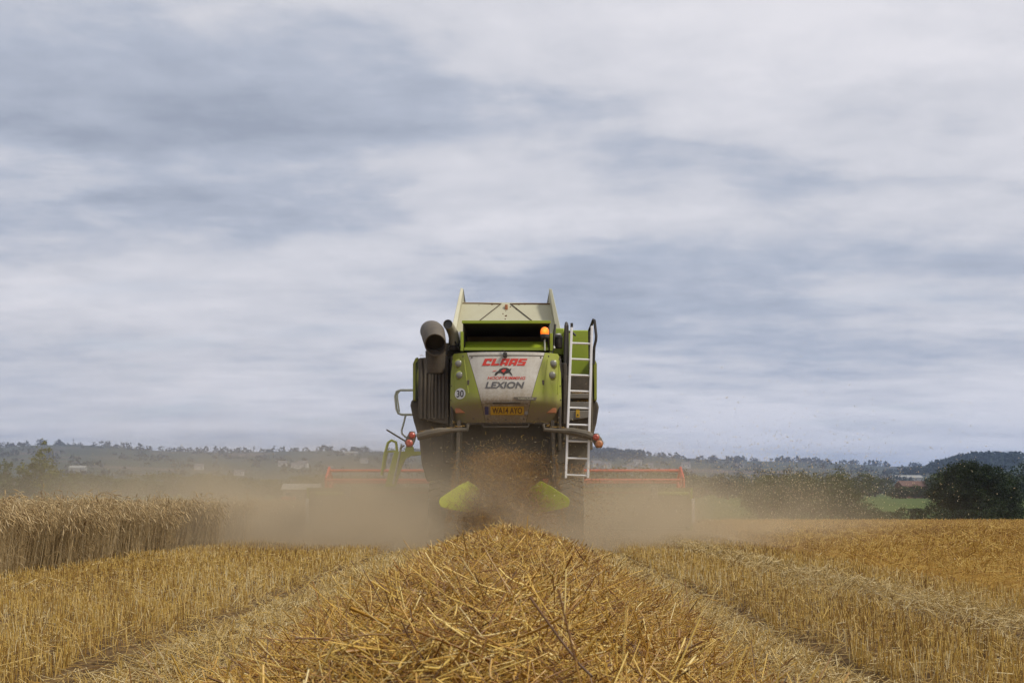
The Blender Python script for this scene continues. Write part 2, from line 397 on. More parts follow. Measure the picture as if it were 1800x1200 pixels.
hedgeline = n.rng(vd.outputs[0], 0.05, 0.075, 1, 0)
woods = n.rng(n.noise(P, 0.0055, 4, .6), 0.48, 0.52)
far = n.mix(n.m('MAXIMUM', hedgeline, woods), patch, n.mix(n.noise(P, .08, 5), (0.012, 0.02, 0.012), (0.035, 0.05, 0.022)))
c = n.mix(n.rng(n.m('ADD', py_, n.m('MULTIPLY', n1, 3)), 49.5, 51.5), field, grass)
c = n.mix(n.rng(n.v('LENGTH', P), 520, 720), c, far)
n.l.new(c, b.inputs['Base Color'])
bp = n.new('ShaderNodeBump'); bp.inputs['Strength'].default_value = 0.6; bp.inputs['Distance'].default_value = 0.05
n.l.new(n2, bp.inputs['Height']); n.l.new(bp.outputs[0], b.inputs['Normal'])
ground = link('ground', gme, m)
tag(ground, 'stubble field, pasture and hills of the open countryside', 'ground', kind='structure')

# ------------------------------------------------------------------ fresh swath of straw
SX = -0.05     # centre line
def swath_h(x, y):
    u = np.abs(x - SX - 0.03 * np.sin(y * 1.1)) / (1.16 + 0.07 * np.sin(y * 0.9 + 1) + 0.05 * np.sin(y * 2.3))
    core = np.clip(1 - u ** 1.55, 0, 1) ** 0.95
    bump = 0.04 * np.sin(y * 2.7 + x * 1.9) + 0.035 * np.sin(x * 5.3 - y * 1.3) + 0.025 * np.sin(y * 6.1 + x * 3.7)
    return core * (0.43 - 0.0085 * np.clip(y - 4, 0, 20) + bump)
sy = np.linspace(0.6, 20.6, 240); sx = np.linspace(-1.35, 1.25, 60)
GX, GY = np.meshgrid(sx, sy, indexing='ij')
GZ = swath_h(GX, GY) - 0.03
ii, jj = np.meshgrid(np.arange(59), np.arange(239), indexing='ij')
sf = np.stack([ii * 240 + jj, (ii + 1) * 240 + jj, (ii + 1) * 240 + jj + 1, ii * 240 + jj + 1], -1).reshape(-1, 4)
m, n, b = base_mat('packed_straw', 0.8, 0, 0.2)
P = n.new('ShaderNodeNewGeometry').outputs['Position']
s1 = n.noise(n.v('MULTIPLY', P, (1, 1, 1)), 40, 4, .6, 1.5)
n.l.new(n.ramp(s1, [(0.3, (0.05, 0.022, 0.006)), (0.55, (0.2, 0.10, 0.022)), (0.75, (0.38, 0.22, 0.055))]), b.inputs['Base Color'])
packed = m
def lie(nn, x, y, z, up=0.25, Lr=(0.08, 0.34), wr=(0.0028, 0.0048), tl=(0.05, 1.0), bend=0.05, wscale=None, up_bias=0.0):
    th = rng.uniform(0, 2 * math.pi, nn); ph = rng.normal(up_bias, up, nn)
    dr = np.stack([np.cos(th) * np.cos(ph), np.sin(th) * np.cos(ph), np.sin(ph)], 1)
    L = rng.uniform(*Lr, nn) * rng.uniform(0.6, 1.0, nn); wd = rng.uniform(*wr, nn)
    if wscale is not None: wd = wd * wscale
    p = np.stack([x, y, z], 1) - dr * L[:, None] * 0.5
    bd = rng.normal(size=(nn, 3)) * bend * L[:, None] * 1.6
    return p, dr, L, wd, bd, np.clip(rng.beta(1.5, 1.5, nn) * (tl[1] - tl[0]) + tl[0], 0, 1)
parts = [(np.stack([GX, GY, GZ], -1).reshape(-1, 3), sf, np.full(GX.size, 0.15))]
for (y0, y1, nn, ns) in ((1.0, 3.6, 27000, 3), (3.6, 8.0, 34000, 3), (8.0, 20.4, 42000, 2)):
    x = SX + np.where(rng.uniform(0, 1, nn) < .82, rng.uniform(-1.1, 1.1, nn), rng.normal(0, .85, nn)); y = rng.uniform(y0, y1, nn)
    h = swath_h(x, y)
    z = h + np.abs(rng.normal(0, 0.03, nn)) + height(x, y) * (h < .03)
    ws = np.clip(y / 8.5, 0.75, 1.6) * np.exp(rng.normal(0, .38, nn))
    parts.append(stalks(*lie(nn, x, y, z, 0.42, (0.03, 0.25), (0.0022, 0.0048), (0.0, 1.0), 0.20, ws), nseg=ns))
nn = 16000; x = SX + rng.uniform(-1.0, 1.0, nn); y = 1.2 + 9 * rng.uniform(0, 1, nn) ** 1.4; nrm = np.clip(y / 7, .8, 1.6)     # broken bits and leaf
parts.append(stalks(*lie(nn, x, y, swath_h(x, y) + rng.uniform(0, .05, nn), 0.6, (0.015, 0.07), (0.003, 0.008), (0.3, 1.0), 0.25, nrm), nseg=1))
# a few long straws standing out of the swath
nn = 240
x = SX + rng.normal(0, 0.45, nn); y = rng.uniform(1.3, 19.5, nn)
parts.append(stalks(*lie(nn, x, y, swath_h(x, y) + 0.05, 0.4, (0.15, 0.40), (0.0038, 0.006), (0.3, 1.0), 0.12, np.clip(y / 8, 0.9, 1.5), 0.2), nseg=3, nside=5))
V, Fq, T = join(parts)
sw = link('straw_swath', np_mesh('straw_swath', V, Fq, T), [M['swath']])
tag(sw, 'long heaped row of loose golden straw leading up to the combine', 'straw', kind='stuff')

# ------------------------------------------------------------------ cut stubble
def rows(x0, x1, y0, y1, per_m, hgt, lean=0.10, spacing=0.125, wmul=1.0, tl=(0, 1), width=(0.0032, 0.0052), jitter=0.022):
    nx = int((x1 - x0) / spacing); nn = int(nx * (y1 - y0) * per_m)
    k = rng.integers(0, nx, nn)
    y = rng.uniform(y0, y1, nn); x = x0 + (k + 0.5) * spacing + rng.normal(0, jitter, nn) + .035 * np.sin(y * 2.9 + x0) + .02 * np.sin(y * 7.3)
    keep = (np.abs(x) < (y * 0.47 + 3.5)) & (rng.uniform(0, 1, nn) < 0.72 + 0.45 * np.sin(x * 3.7 + 1.1 * y) * np.sin(y * 1.9 - x) + .3 * np.sin(x * 50.265 / 2))
    x, y = x[keep], y[keep]; nn = len(x)
    z = height(x, y)
    dr = unit(np.stack([rng.normal(0, lean, nn), rng.normal(0.02, lean, nn), np.ones(nn)], 1))
    L = rng.uniform(hgt * 0.65, hgt * 1.1, nn)
    wd = rng.uniform(*width, nn) * wmul * np.clip(y / 9, 0.95, 2.4)
    patchy = 0.16 * np.sin(x * 2.1 + y * 0.35) * np.sin(y * 0.55 + x * .4)
    tint = np.clip(rng.beta(1.4, 1.4, nn) * (tl[1] - tl[0]) + tl[0] + patchy, 0, 1)
    return stalks(np.stack([x, y, z - 0.01], 1), dr, L, wd, rng.normal(size=(nn, 3)) * 0.012, tint, 1, 3)
st = []
for (xa, xb) in ((-5.35, -2.02), (1.74, 2.72), (3.15, 4.35)):
    st.append(rows(xa, xb, 3.6, 9.0, 105, 0.135, 0.11, jitter=0.016))
    st.append(rows(xa, xb, 9.0, 26.0, 46, 0.14, 0.11, wmul=1.0, jitter=0.016))
    st.append(rows(xa, xb, 26.0, 48.0, 10, 0.14, 0.09, wmul=1.5))
    # cut ends and leaves between the rows
    nn = int((xb - xa) * 3200); x = rng.uniform(xa, xb, nn); y = 3.6 + 16 * rng.uniform(0, 1, nn) ** 1.4
    st.append(stalks(*lie(nn, x, y, height(x, y) + rng.uniform(0.0, 0.10, nn), 0.6, (0.04, 0.18), (0.0025, 0.0045), (0.0, 1), 0.1, np.clip(y / 8, 1, 2)), nseg=1))
for (xa, xb) in ((-1.92, -1.2), (1.12, 1.66), (2.72, 3.15)):     # run over by the wheels: sparse, leaning
    st.append(rows(xa, xb, 3.2, 9.0, 26, 0.13, 0.45, tl=(0.25, 1)))
    st.append(rows(xa, xb, 9.0, 26.0, 16, 0.13, 0.45, wmul=1.1, tl=(0.25, 1)))
V, Fq, T = join(st)
tag(link('stubble', np_mesh('stubble', V, Fq, T), M['stubble']), 'upright golden stubble in drilled rows of the fresh cut', 'stubble', kind='stuff')
lt = []
for (xa, xb, dens, up) in ((-1.93, -1.0, 6800, 0.42), (0.95, 1.66, 5200, 0.42), (-2.12, -1.85, 420, 0.4), (1.6, 1.85, 420, 0.4), (2.45, 3.4, 3600, 0.6), (-5.3, -2.12, 2600, 0.3), (1.82, 4.4, 2600, 0.3)):
    x = rng.uniform(xa, xb, dens * 2); y = 3.2 + 19 * rng.uniform(0, 1, dens * 2) ** 1.5
    top = 0.12 * np.exp(-((x - 2.95) / 0.3) ** 2)
    lt.append(stalks(*lie(dens * 2, x, y, height(x, y) + top * rng.uniform(0.3, 1.3, dens * 2) + rng.uniform(0.005, 0.05, dens * 2), up, (0.06, 0.26), (0.0026, 0.0048), (0.1, 1), 0.08, np.clip(y / 8, 1, 2)), nseg=1))
V, Fq, T = join(lt)
tag(link('chaff_litter', np_mesh('chaff_litter', V, Fq, T), M['litter']), 'pale flattened straw and chaff in the wheel tracks', 'straw litter', kind='stuff')
ob = []
ob.append(rows(4.4, 5.1, 5.0, 30, 18, 0.10, 0.25, wmul=1.2, tl=(0, .55)))
ob.append(rows(5.1, 14, 5.0, 26, 20, 0.17, 0.22, wmul=1.25, tl=(0, .95)))
ob.append(rows(5.1, 26, 26.0, 50, 6, 0.2, 0.25, wmul=1.6, tl=(0, 1), spacing=0.14))
nn = 48000; y = 5.5 + 43.5 * rng.uniform(0, 1, nn) ** 1.3; x = 4.9 + rng.uniform(0, 1, nn) * (y * 0.47)
ob.append(stalks(*lie(nn, x, y, height(x, y) + rng.uniform(0.02, 0.16, nn), 0.45, (0.08, 0.3), (0.004, 0.007), (0.0, 1), 0.1, np.clip(y / 12, 1, 2)), nseg=1))
V, Fq, T = join(ob)
tag(link('orange_stubble', np_mesh('orange_stubble', V, Fq, T), M['orange']), 'older orange stubble beyond the fresh cut up to the field edge', 'stubble', kind='stuff')

# ------------------------------------------------------------------ standing wheat
WX = -5.35
def wheat(n_, xa, xb, ya, yb, near=True, wmul=1.0):
    x = rng.uniform(xa, xb, n_); y = rng.uniform(ya, yb, n_)
    x = x + 0.15 * np.sin(y * 2.3) + 0.06 * np.sin(y * 5.1 + 1)
    keep = x > -(y * 0.47 + 3.0); x, y = x[keep], y[keep]; k = len(x)
    H_ = rng.normal(0.715, 0.085, k) + 0.09 * (rng.uniform(0, 1, k) < .06) + 0.05 * np.sin(y * 1.7 + x) ; z = height(x, y)
    lean = 0.09 + 0.07 * np.sin(y * 1.3 + 0.7 * x)
    dr = unit(np.stack([rng.normal(0.02, 0.06, k) + lean * 0.8, rng.normal(0, 0.07, k), np.ones(k)], 1))
    th = np.where(rng.uniform(0, 1, k) < .5, rng.normal(0.0, 1.3, k), rng.uniform(0, 6.283, k))
    bd = np.stack([np.cos(th) * 0.06, np.sin(th) * 0.06, -0.01 * np.ones(k)], 1) * rng.uniform(0.3, 1.3, k)[:, None]
    tint = np.clip(rng.beta(2.4, 2.2, k), 0, 1)
    wd = rng.uniform(0.0032, 0.005, k) * wmul * np.clip(y / 11, 1, 2.2)
    out = [stalks(np.stack([x, y, z], 1), dr, H_, wd, bd, tint * 0.85 + 0.1, 2, 3)]
    top = np.stack([x, y, z], 1) + dr * H_[:, None] + bd
    # neck arches over, ear hangs
    hd = unit(np.stack([np.cos(th), np.sin(th), rng.uniform(0.25, 0.9, k)], 1))
    nl = rng.uniform(0.05, 0.11, k)
    drop = np.stack([np.zeros(k), np.zeros(k), -rng.uniform(0.02, 0.09, k)], 1)
    out.append(stalks(top, hd, nl, wd * .8, drop, tint * 0.85 + 0.1, 2, 3))
    e0 = top + hd * nl[:, None] + drop
    ed = unit(hd * nl[:, None] + 2 * drop)
    out.append(stalks(e0, ed, rng.uniform(0.06, 0.095, k), rng.uniform(0.011, 0.015, k) * wmul * np.clip(y / 16, 1, 1.6), np.stack([np.zeros(k), np.zeros(k), -rng.uniform(0.0, 0.03, k)], 1), tint * 0.9, 3, 4, (0.5, 1.0, 0.9, 0.25)))
    if near:   # dry leaves
        f = rng.uniform(0.25, 0.9, k); lp = np.stack([x, y, z], 1) + dr * (H_ * f)[:, None]
        ld = unit(np.stack([rng.normal(0, 1, k), rng.normal(0, 1, k), rng.uniform(-0.2, 0.9, k)], 1)); s_ = rng.uniform(0, 1, k) < 0.75
        out.append(stalks(lp[s_], ld[s_], rng.uniform(0.08, 0.2, k)[s_], rng.uniform(0.005, 0.009, k)[s_], np.stack([np.zeros(k), np.zeros(k), -rng.uniform(0.05, 0.16, k)], 1)[s_], tint[s_] * 0.8, 3, 3, (0.7, 1, 0.8, 0.2)))
    return join(out)
wp = [wheat(2600, WX - 0.35, WX, 10.3, 20), wheat(4600, WX - 1.9, WX - 0.35, 10.3, 20), wheat(5200, WX - 1.3, WX, 20, 34, False), wheat(3000, WX - 6, WX - 1.6, 11.5, 24, False, 1.3),
      wheat(9000, -24, WX - 1.3, 20, 48, False, 1.8)]
V, Fq, T = join(wp)
tag(link('standing_wheat', np_mesh('standing_wheat', V, Fq, T), M['wheat']), 'tall uncut ripe wheat with drooping ears beside the stubble', 'wheat', kind='stuff')

# ================================================================== COMBINE HARVESTER
MY, MX = 20.0, -0.11
rig = empty('combine_harvester', (MX, MY, 0))
tag(rig, 'lime green and white combine harvester seen from the rear, dropping straw', 'combine harvester')
def q(px, py, dy=0.0):
    Y = MY + dy
    return ((px - 900) * Y / F - MX, dy, CAM_H + (HOR - py) * Y / F)
def q2(px, py, dy=0.0):
    a_ = q(px, py, dy); return (a_[0], a_[2])

# --- rear hood: curved skin in three panels
def skin(x, z):
    y = 0.34 * (abs(x) / 1.0) ** 3.2
    y += 0.10 * max(0.0, (z - 2.62) / 0.86) ** 1.5
    if z < 2.60: y += (2.60 - z) * 0.85
    return y
ZT, ZB = q(0, 617)[2], q(0, 740)[2]
def edge_l(z):     # boundary between green wing and pale centre
    t_ = (z - ZB) / (ZT - ZB)
    return -0.36 - 0.33 * (0.6 * t_ + 0.4 * t_ ** 1.6)
def hood_panel(xl, xr, nu=14, nv=22, off=0.0, z0=ZB, z1=ZT, rim=0.045):
    zs_ = [z0 + (z1 - z0) * k / nv for k in range(nv + 1)]
    vs, fs = [], []
    for z in zs_:
        a_, b_ = xl(z), xr(z)
        for k in range(nu + 1):
            x = a_ + (b_ - a_) * k / nu
            vs.append((x, skin(x, z) - off, z))
    W = nu + 1
    for i in range(nv):
        for k in range(nu): fs.append((i * W + k, i * W + k + 1, (i + 1) * W + k + 1, (i + 1) * W + k))
    N = len(vs); vs += [(x, y + rim, z) for (x, y, z) in vs]
    fs += [tuple(i + N for i in f[::-1]) for f in fs]
    loop = [k for k in range(W)] + [i * W + nu for i in range(1, nv + 1)] + [nv * W + k for k in range(nu - 1, -1, -1)] + [i * W for i in range(nv - 1, 0, -1)]
    fs += [(loop[i], loop[i] + N, loop[(i + 1) % len(loop)] + N, loop[(i + 1) % len(loop)]) for i in range(len(loop))]
    mb = MB(); mb.add(vs, fs); return mb
def xo_l(z):
    t_ = (z - ZB) / (ZT - ZB); r = max(0, (t_ - 0.93) / 0.07); return -1.005 + 0.03 * t_ + 0.05 * r * r
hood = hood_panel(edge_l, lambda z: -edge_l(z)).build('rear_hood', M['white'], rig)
hood['label'] = 'dusty off-white centre panel of the rear hood'
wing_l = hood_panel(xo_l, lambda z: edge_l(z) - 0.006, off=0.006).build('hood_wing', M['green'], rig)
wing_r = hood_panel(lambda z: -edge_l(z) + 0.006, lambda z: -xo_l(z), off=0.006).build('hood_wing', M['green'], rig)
# swage lines round the lamps of each wing
def on_skin(px, py, off=0.01):
    x, _, z = q(px, py); return (x, skin(x, z) - off, z)
for s_, wing in ((-1, wing_l), (1, wing_r)):
    c_ = 889; mb = MB()
    for (dx0, y0_, dx1, y1_) in ((95, 628, 92, 690), (74, 630, 66, 690)):
        mb.tube([on_skin(c_ + s_ * (dx0 + (dx1 - dx0) * t_), y0_ + (y1_ - y0_) * t_, 0.004) for t_ in (0, .25, .5, .75, 1)], 0.012, 6)
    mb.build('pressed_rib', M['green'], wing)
    mb = MB()
    mb.tube([on_skin(c_ + s_ * 76, 740, -0.012), on_skin(c_ + s_ * 98, 740, -0.012), on_skin(c_ + s_ * 100, 747, -0.01)], 0.02, 6)
    mb.build('hood_catch', M['bracket'], wing)
    for (ddx, py) in ((84 if s_ < 0 else 84, 636), (82, 657)):
        x, y, z = on_skin(c_ + s_ * ddx, py, 0.012)
        L_ = MB().lathe([(0.02, 0.05), (0.085, 0.05), (0.082, 0.0), (0.066, -0.012)], (x, y, z)).build('work_lamp', M['green'], wing)
        MB().lathe([(0.064, 0.0), (0.060, -0.018), (0.045, -0.03), (0.02, -0.036)], (x, y - 0.004, z)).build('lamp_lens', M['clear'], L_)
    x, y, z = on_skin(c_ + s_ * 81, 719, 0.016)
    MB().box(x - 0.09, x + 0.09, y - 0.012, y + 0.03, z - 0.045, z + 0.04).build('reflector', M['orangelens'], wing, bevel=0.008)
# bottom lip of the hood
mb = MB()
pts = [(x, skin(x, ZB) + 0.012, ZB - 0.014) for x in np.linspace(-1.0, 1.0, 25)]
mb.tube(pts, 0.022, 8); mb.build('hood_lip', M['dark'], rig)

mb = MB(); mb.tube([on_skin(px, 623, .004) for px in np.linspace(824, 956, 17)], .006, 5); mb.build('hood_seam', M['bracket'], hood)
mb = MB(); mb.tube([on_skin(px, 708.5, .003) for px in np.linspace(852, 928, 17)], .005, 5); mb.build('hood_crease', M['bracket'], hood)
for (px, py) in ((829, 626), (951, 626), (857, 734), (921, 734), (889, 735.5)):
    x, y, z = on_skin(px, py, .002); MB().lathe([(.014, .01), (.014, -.006), (.006, -.010)], (x, y, z), n=8).build('hood_bolt', M['bracket'], hood)
for s_, wing in ((-1, wing_l), (1, wing_r)):
    for (a_, py) in ((96, 623), (76, 623), (97, 675), (98, 700), (97, 733), (58, 733)):
        x, y, z = on_skin(889 + s_ * a_, py, .008); MB().lathe([(.013, .01), (.013, -.006), (.006, -.010)], (x, y, z), n=8).build('wing_bolt', M['bracket'], wing)
    x, y, z = on_skin(889 + s_ * 66, 671, .008); MB().box(x - .02, x + .02, y - .006, y + .03, z - .045, z + .045).build('wing_latch', M['dark'], wing, bevel=.006)
# --- lettering and marks on the hood
def wrap(me_or_verts, off):
    return [(x, skin(x, z) - off + y, z) for (x, y, z) in me_or_verts]
FONT_CACHE = {}
def lettering(name, body, px0, px1, py0, py1, mat, parent, shear=0.0, bold=0.0, off=0.006, spacing=1.0):
    cu = bpy.data.curves.new(name, 'FONT'); cu.body = body; cu.size = 1.0; cu.shear = shear; cu.offset = bold; cu.extrude = 0.0; cu.space_character = spacing
    ob_ = bpy.data.objects.new(name, cu); col.objects.link(ob_)
    dg = bpy.context.evaluated_depsgraph_get(); me = bpy.data.meshes.new_from_object(ob_.evaluated_get(dg))
    bpy.data.objects.remove(ob_); bpy.data.curves.remove(cu)
    co = np.array([v.co[:] for v in me.vertices]); lo, hi = co.min(0), co.max(0)
    xa, _, za = q(px0, py1); xb, _, zb = q(px1, py0)
    for v, c0 in zip(me.vertices, co):
        x = xa + (c0[0] - lo[0]) / (hi[0] - lo[0]) * (xb - xa); z = za + (c0[1] - lo[1]) / (hi[1] - lo[1]) * (zb - za)
        v.co = (x, skin(x, z) - off, z)
    me.update(); return link(name, me, mat, parent)
def block_letters(name, cells, px0, px1, py0, py1, shear, mat, parent, off=0.006):
    """cells: per letter a list of rectangles (x0,x1,z0,z1) in a unit cell, never overlapping."""
    mb = MB(); nL = len(cells); xa, _, za = q(px0, py1); xb, _, zb = q(px1, py0)
    H_ = zb - za; Wd = (xb - xa - shear * H_) / nL
    for i, rects in enumerate(cells):
        for (x0, x1, z0, z1) in rects:
            vs = []
            for (u, v_) in ((x0, z0), (x1, z0), (x1, z1), (x0, z1)):
                x = xa + (i + u * 0.90) * Wd + shear * H_ * v_; z = za + v_ * H_; vs.append((x, skin(x, z) - off, z))
            n_ = len(mb.v); mb.add(vs + [(x, y + .004, z) for x, y, z in vs], [(0, 1, 2, 3), (7, 6, 5, 4), (0, 4, 5, 1), (1, 5, 6, 2), (2, 6, 7, 3), (3, 7, 4, 0)])
    return mb.build(name, mat, parent, smooth=False)
Cc = [(0, .40, 0, 1), (.40, 1, .74, 1), (.40, 1, 0, .26), (.72, 1, .60, .74)]
Lc = [(0, .40, 0, 1), (.40, 1, 0, .28)]
Ac = [(0, .36, 0, 1), (.64, 1, 0, 1), (.36, .64, .74, 1), (.36, .64, .24, .46)]
Sc = [(0, 1, .76, 1), (0, .36, .60, .76), (0, 1, .40, .60), (.64, 1, .24, .40), (0, 1, 0, .24)]
block_letters('red_lettering', [Cc, Lc, Ac, Ac, Sc], 847, 929, 629, 641.5, 0.42, M['redink'], hood)
lettering('red_dealer_lettering', 'HOOFTRIMMING', 857, 924, 661, 666.5, M['redink'], hood, 0.25, 0.012)
lettering('grey_lettering', 'LEXION', 853, 922, 670.5, 682, M['greyink'], hood, 0.22, 0.028)
# bull emblem: dark charging bull with red flank
bull = [(869, 658), (872, 653), (876, 651), (878, 648), (884, 645.5), (891, 645.5), (896, 648), (899, 646), (898, 649.5), (897, 652), (900, 657), (901, 660), (898, 657.5), (895, 654.5), (892, 655), (888, 656), (886, 660), (884, 657), (880, 654.5), (876, 655), (872, 659.5)]
mb = MB(); mb.prism([on_skin(x, y, 0.006) for x, y in bull], 0, 0.004); mb.build('bull_emblem', M['ink'], hood)
mb = MB(); mb.prism([on_skin(x, y, 0.009) for x, y in [(881, 651), (885, 648), (890, 648.5), (888, 651.5), (885, 654.5)]], 0, 0.002)
mb.build('bull_flank', M['redink'], hood)
MB().prism([on_skin(x, y, 0.009) for x, y in [(866, 651), (873, 650), (873, 651), (867, 652)]], 0, 0.002).build('bull_tail', M['redink'], hood)
# number plate, country band, round reflector
def decal(px0, px1, py0, py1, off, th, nx=8, nz=4, slant=0.0):
    """A thin plate lying on the curved hood between two columns and two rows."""
    mb = MB(); vs = []
    for j in range(nz + 1):
        for i in range(nx + 1):
            v_ = j / nz; ins = slant * (v_ - .5)
            px = (px0 + ins) + (px1 - px0 - 2 * ins) * i / nx; vs.append(on_skin(px, py0 + (py1 - py0) * v_, off))
    W = nx + 1; N = len(vs)
    fs = [(j * W + i, j * W + i + 1, (j + 1) * W + i + 1, (j + 1) * W + i) for j in range(nz) for i in range(nx)]
    vs += [(x, y + th, z) for x, y, z in vs]; fs += [tuple(k + N for k in f[::-1]) for f in fs]
    lp = list(range(W)) + [j * W + nx for j in range(1, nz + 1)] + [nz * W + i for i in range(nx - 1, -1, -1)] + [j * W for j in range(nz - 1, 0, -1)]
    fs += [(lp[i], lp[i] + N, lp[(i + 1) % len(lp)] + N, lp[(i + 1) % len(lp)]) for i in range(len(lp))]
    return mb.add(vs, fs)
decal(905, 943, 697.5, 703, 0.010, 0.014, slant=3).build('model_badge', M['grey'], hood)
lettering('badge_lettering', 'TURBO FLOW', 910, 938, 698.8, 701.8, M['cream'], hood, 0, 0.0, 0.013)
plate = decal(862, 921, 713.5, 727.5, 0.018, 0.02).build('number_plate', M['yellow'], hood)
lettering('plate_lettering', 'WA14 AYO', 865, 918, 715.5, 725.5, M['plate_ink'], plate, 0, 0.02, 0.021)
decal(852, 858.5, 714, 727, 0.018, 0.02, 2).build('country_band', M['blue'], hood)
x, y, z = on_skin(925.5, 724.5, 0.02); MB().lathe([(0.035, 0.03), (0.035, -0.012), (0.015, -0.016)], (x, y, z), n=14).build('plate_lamp', M['midgrey'], hood)
decal(866, 915, 707, 709.5, 0.03, 0.04).build('plate_light_bar', M['dark'], hood, bevel=.006)
x, y, z = on_skin(808, 690, 0.0); mb = MB(); nn_ = 28
ang = [2 * math.pi * k / nn_ for k in range(nn_)]
rings_ = [[(x + r_ * math.cos(t_), skin(x + r_ * math.cos(t_), z + r_ * math.sin(t_)) - .014, z + r_ * math.sin(t_)) for t_ in ang] for r_ in (.098, .06, .02)]
vs = rings_[0] + rings_[1] + rings_[2] + [(a_, b_ + .02, c_) for a_, b_, c_ in rings_[0]]
fs = [(i * nn_ + j, i * nn_ + (j + 1) % nn_, (i + 1) * nn_ + (j + 1) % nn_, (i + 1) * nn_ + j) for i in range(2) for j in range(nn_)]
fs += [tuple(range(2 * nn_, 3 * nn_)), tuple(range(3 * nn_, 4 * nn_))] + [(j, j + 3 * nn_, (j + 1) % nn_ + 3 * nn_, (j + 1) % nn_) for j in range(nn_)]
disc = mb.add(vs, fs).build('speed_disc', M['roundel'], wing_l)
lettering('speed_lettering', '30', 801.5, 814.5, 684, 696.5, M['ink'], disc, 0, 0.02, 0.018)
# reversing camera
x, y, z = on_skin(888, 621, 0.03)
cam_o = MB().box(x - .035, x + .035, y - .05, y + .03, z - .06, z + .02).build('rear_camera', M['black'], hood, bevel=.008)
MB().tube([(x, y + .03, z + .03), (x - .02, y + .01, z + .06), (x - .06, y + .02, z + .065)], 0.008, 6).build('camera_cable', M['black'], cam_o)

# --- dark box under and inside the hood, open at the back below the hood
mb = MB()
mb.box(-1.16, 1.16, 0.95, 5.6, 1.55, 3.40)                 # threshing body
mb.box(-0.99, -0.93, 0.36, 0.95, 1.75, 3.40); mb.box(0.93, 0.99, 0.36, 0.95, 1.75, 3.40)   # hood cheeks
mb.box(-0.93, 0.93, 0.40, 0.95, 3.36, 3.40)
mb.build('threshing_body', M['darker'], rig, bevel=0.015)
for s_ in (-1, 1):                                           # straw chute cheeks
    MB().prism([(s_ * 0.80, 2.28), (s_ * 0.86, 2.28), (s_ * 0.90, 1.05), (s_ * 0.84, 1.05)], 0.15, 0.95).build('chute_cheek', M['dark'], rig)
mb = MB(); mb.box(-0.84, 0.84, 0.50, 0.56, 1.25, 1.6); mb.build('chopper_housing', M['darker'], rig, bevel=.02)
# square tube below the hood
mb = MB(); mb.tube([q(848, 745, .2), q(850, 750, .2), q(928, 750, .2), q(930, 745, .2)], 0.018, 8); mb.build('tow_bar', M['dark'], rig)

# --- flank: ribbed grey cover on one side, ladder bay on the other
mb = MB(); xa, _, za = q(735, 744, .75); xb, _, zb = q(788, 628, .75)
mb.prism([(xa, zb - .02), (xa + .03, zb), (xb, zb + .03), (xb, za - .02), (xa, za + 0.10)], .80, 1.1)
k = 0
for px in (738, 745, 752.5, 757.5, 764, 770.5, 777):
    x0 = q(px, 0, .75)[0]; mb.box(x0, x0 + 0.045, 0.755, 0.81, za + 0.08, zb - 0.03)
mb.build('ribbed_cover', M['grey'], rig, bevel=0.012)
for s_ in (-1, 1):                     # long green side panels, seen edge on
    ox = q(726, 0, .95)[0] if s_ < 0 else q(1049, 0, .95)[0]
    z1 = q(0, 628, .95)[2]; z0 = q(0, 703, .95)[2]
    prof = [(0, z0), (0, z1 - .12), (-s_ * .045, z1 - .02), (-s_ * .09, z1), (-s_ * .09, z1 - .05), (-s_ * .05, z1 - .12), (-s_ * .045, z0)]
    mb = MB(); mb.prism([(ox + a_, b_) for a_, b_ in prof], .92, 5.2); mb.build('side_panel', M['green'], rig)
arch = [(721, 712), (723, 703), (735, 699), (762, 700), (790, 742), (800, 742), (800, 846), (750, 846), (741, 815), (737, 775), (733, 760), (727, 740)]
mb = MB(); mb.prism([q2(px, py, 1.15) for px, py in arch], 1.15, 5.0); mb.build('wheel_arch', M['dark'], rig, bevel=.03)
arch_r = [(1053, 715), (1050, 705), (1042, 700), (1020, 700), (990, 742), (975, 742), (975, 835), (1020, 835), (1036, 800), (1040, 770), (1044, 762), (1049, 742)]
mb = MB(); mb.prism([q2(px, py, 1.15) for px, py in arch_r], 1.15, 5.0); mb.build('wheel_arch', M['dark'], rig, bevel=.03)
# ladder bay
xa, _, za = q(991, 660, 1.3); xb, _, zb = q(1041, 580, 1.3)
mb = MB(); mb.box(xa, xb, 1.3, 3.2, za - .2, zb); mb.build('tank_box', M['green_clean'], rig, bevel=0.02)
mb = MB(); mb.box(q(990, 0, .9)[0], q(1042, 0, .9)[0], 0.9, 1.25, q(0, 775, .9)[2], q(0, 660, .9)[2]); mb.build('bay_back', M['dark'], rig, bevel=.02)
mb = MB()
for (a_, b_) in ((700, 691), (716, 706), (739, 721)):
    mb.prism([q2(1000, a_, .8), q2(1040, a_ - (6 if a_ == 739 else 0), .8), q2(1040, b_, .8), q2(1000, b_, .8)], .82, .93)
mb.build('bay_step', M['midgrey'], rig, bevel=.012)
mb = MB(); x0, _, z0 = q(1012.5, 733, .78); x1, _, z1 = q(1019, 720, .78); mb.box(x0, x1, .80, .816, z0, z1)
wl = mb.build('warning_sticker', M['label_yellow'], rig)
mb = MB(); mb.prism([((x0 + x1) / 2 - .018, z0 + .03), ((x0 + x1) / 2 + .018, z0 + .03), ((x0 + x1) / 2, z0 + .07)], .795, .80); mb.build('warning_mark', M['ink'], wl)
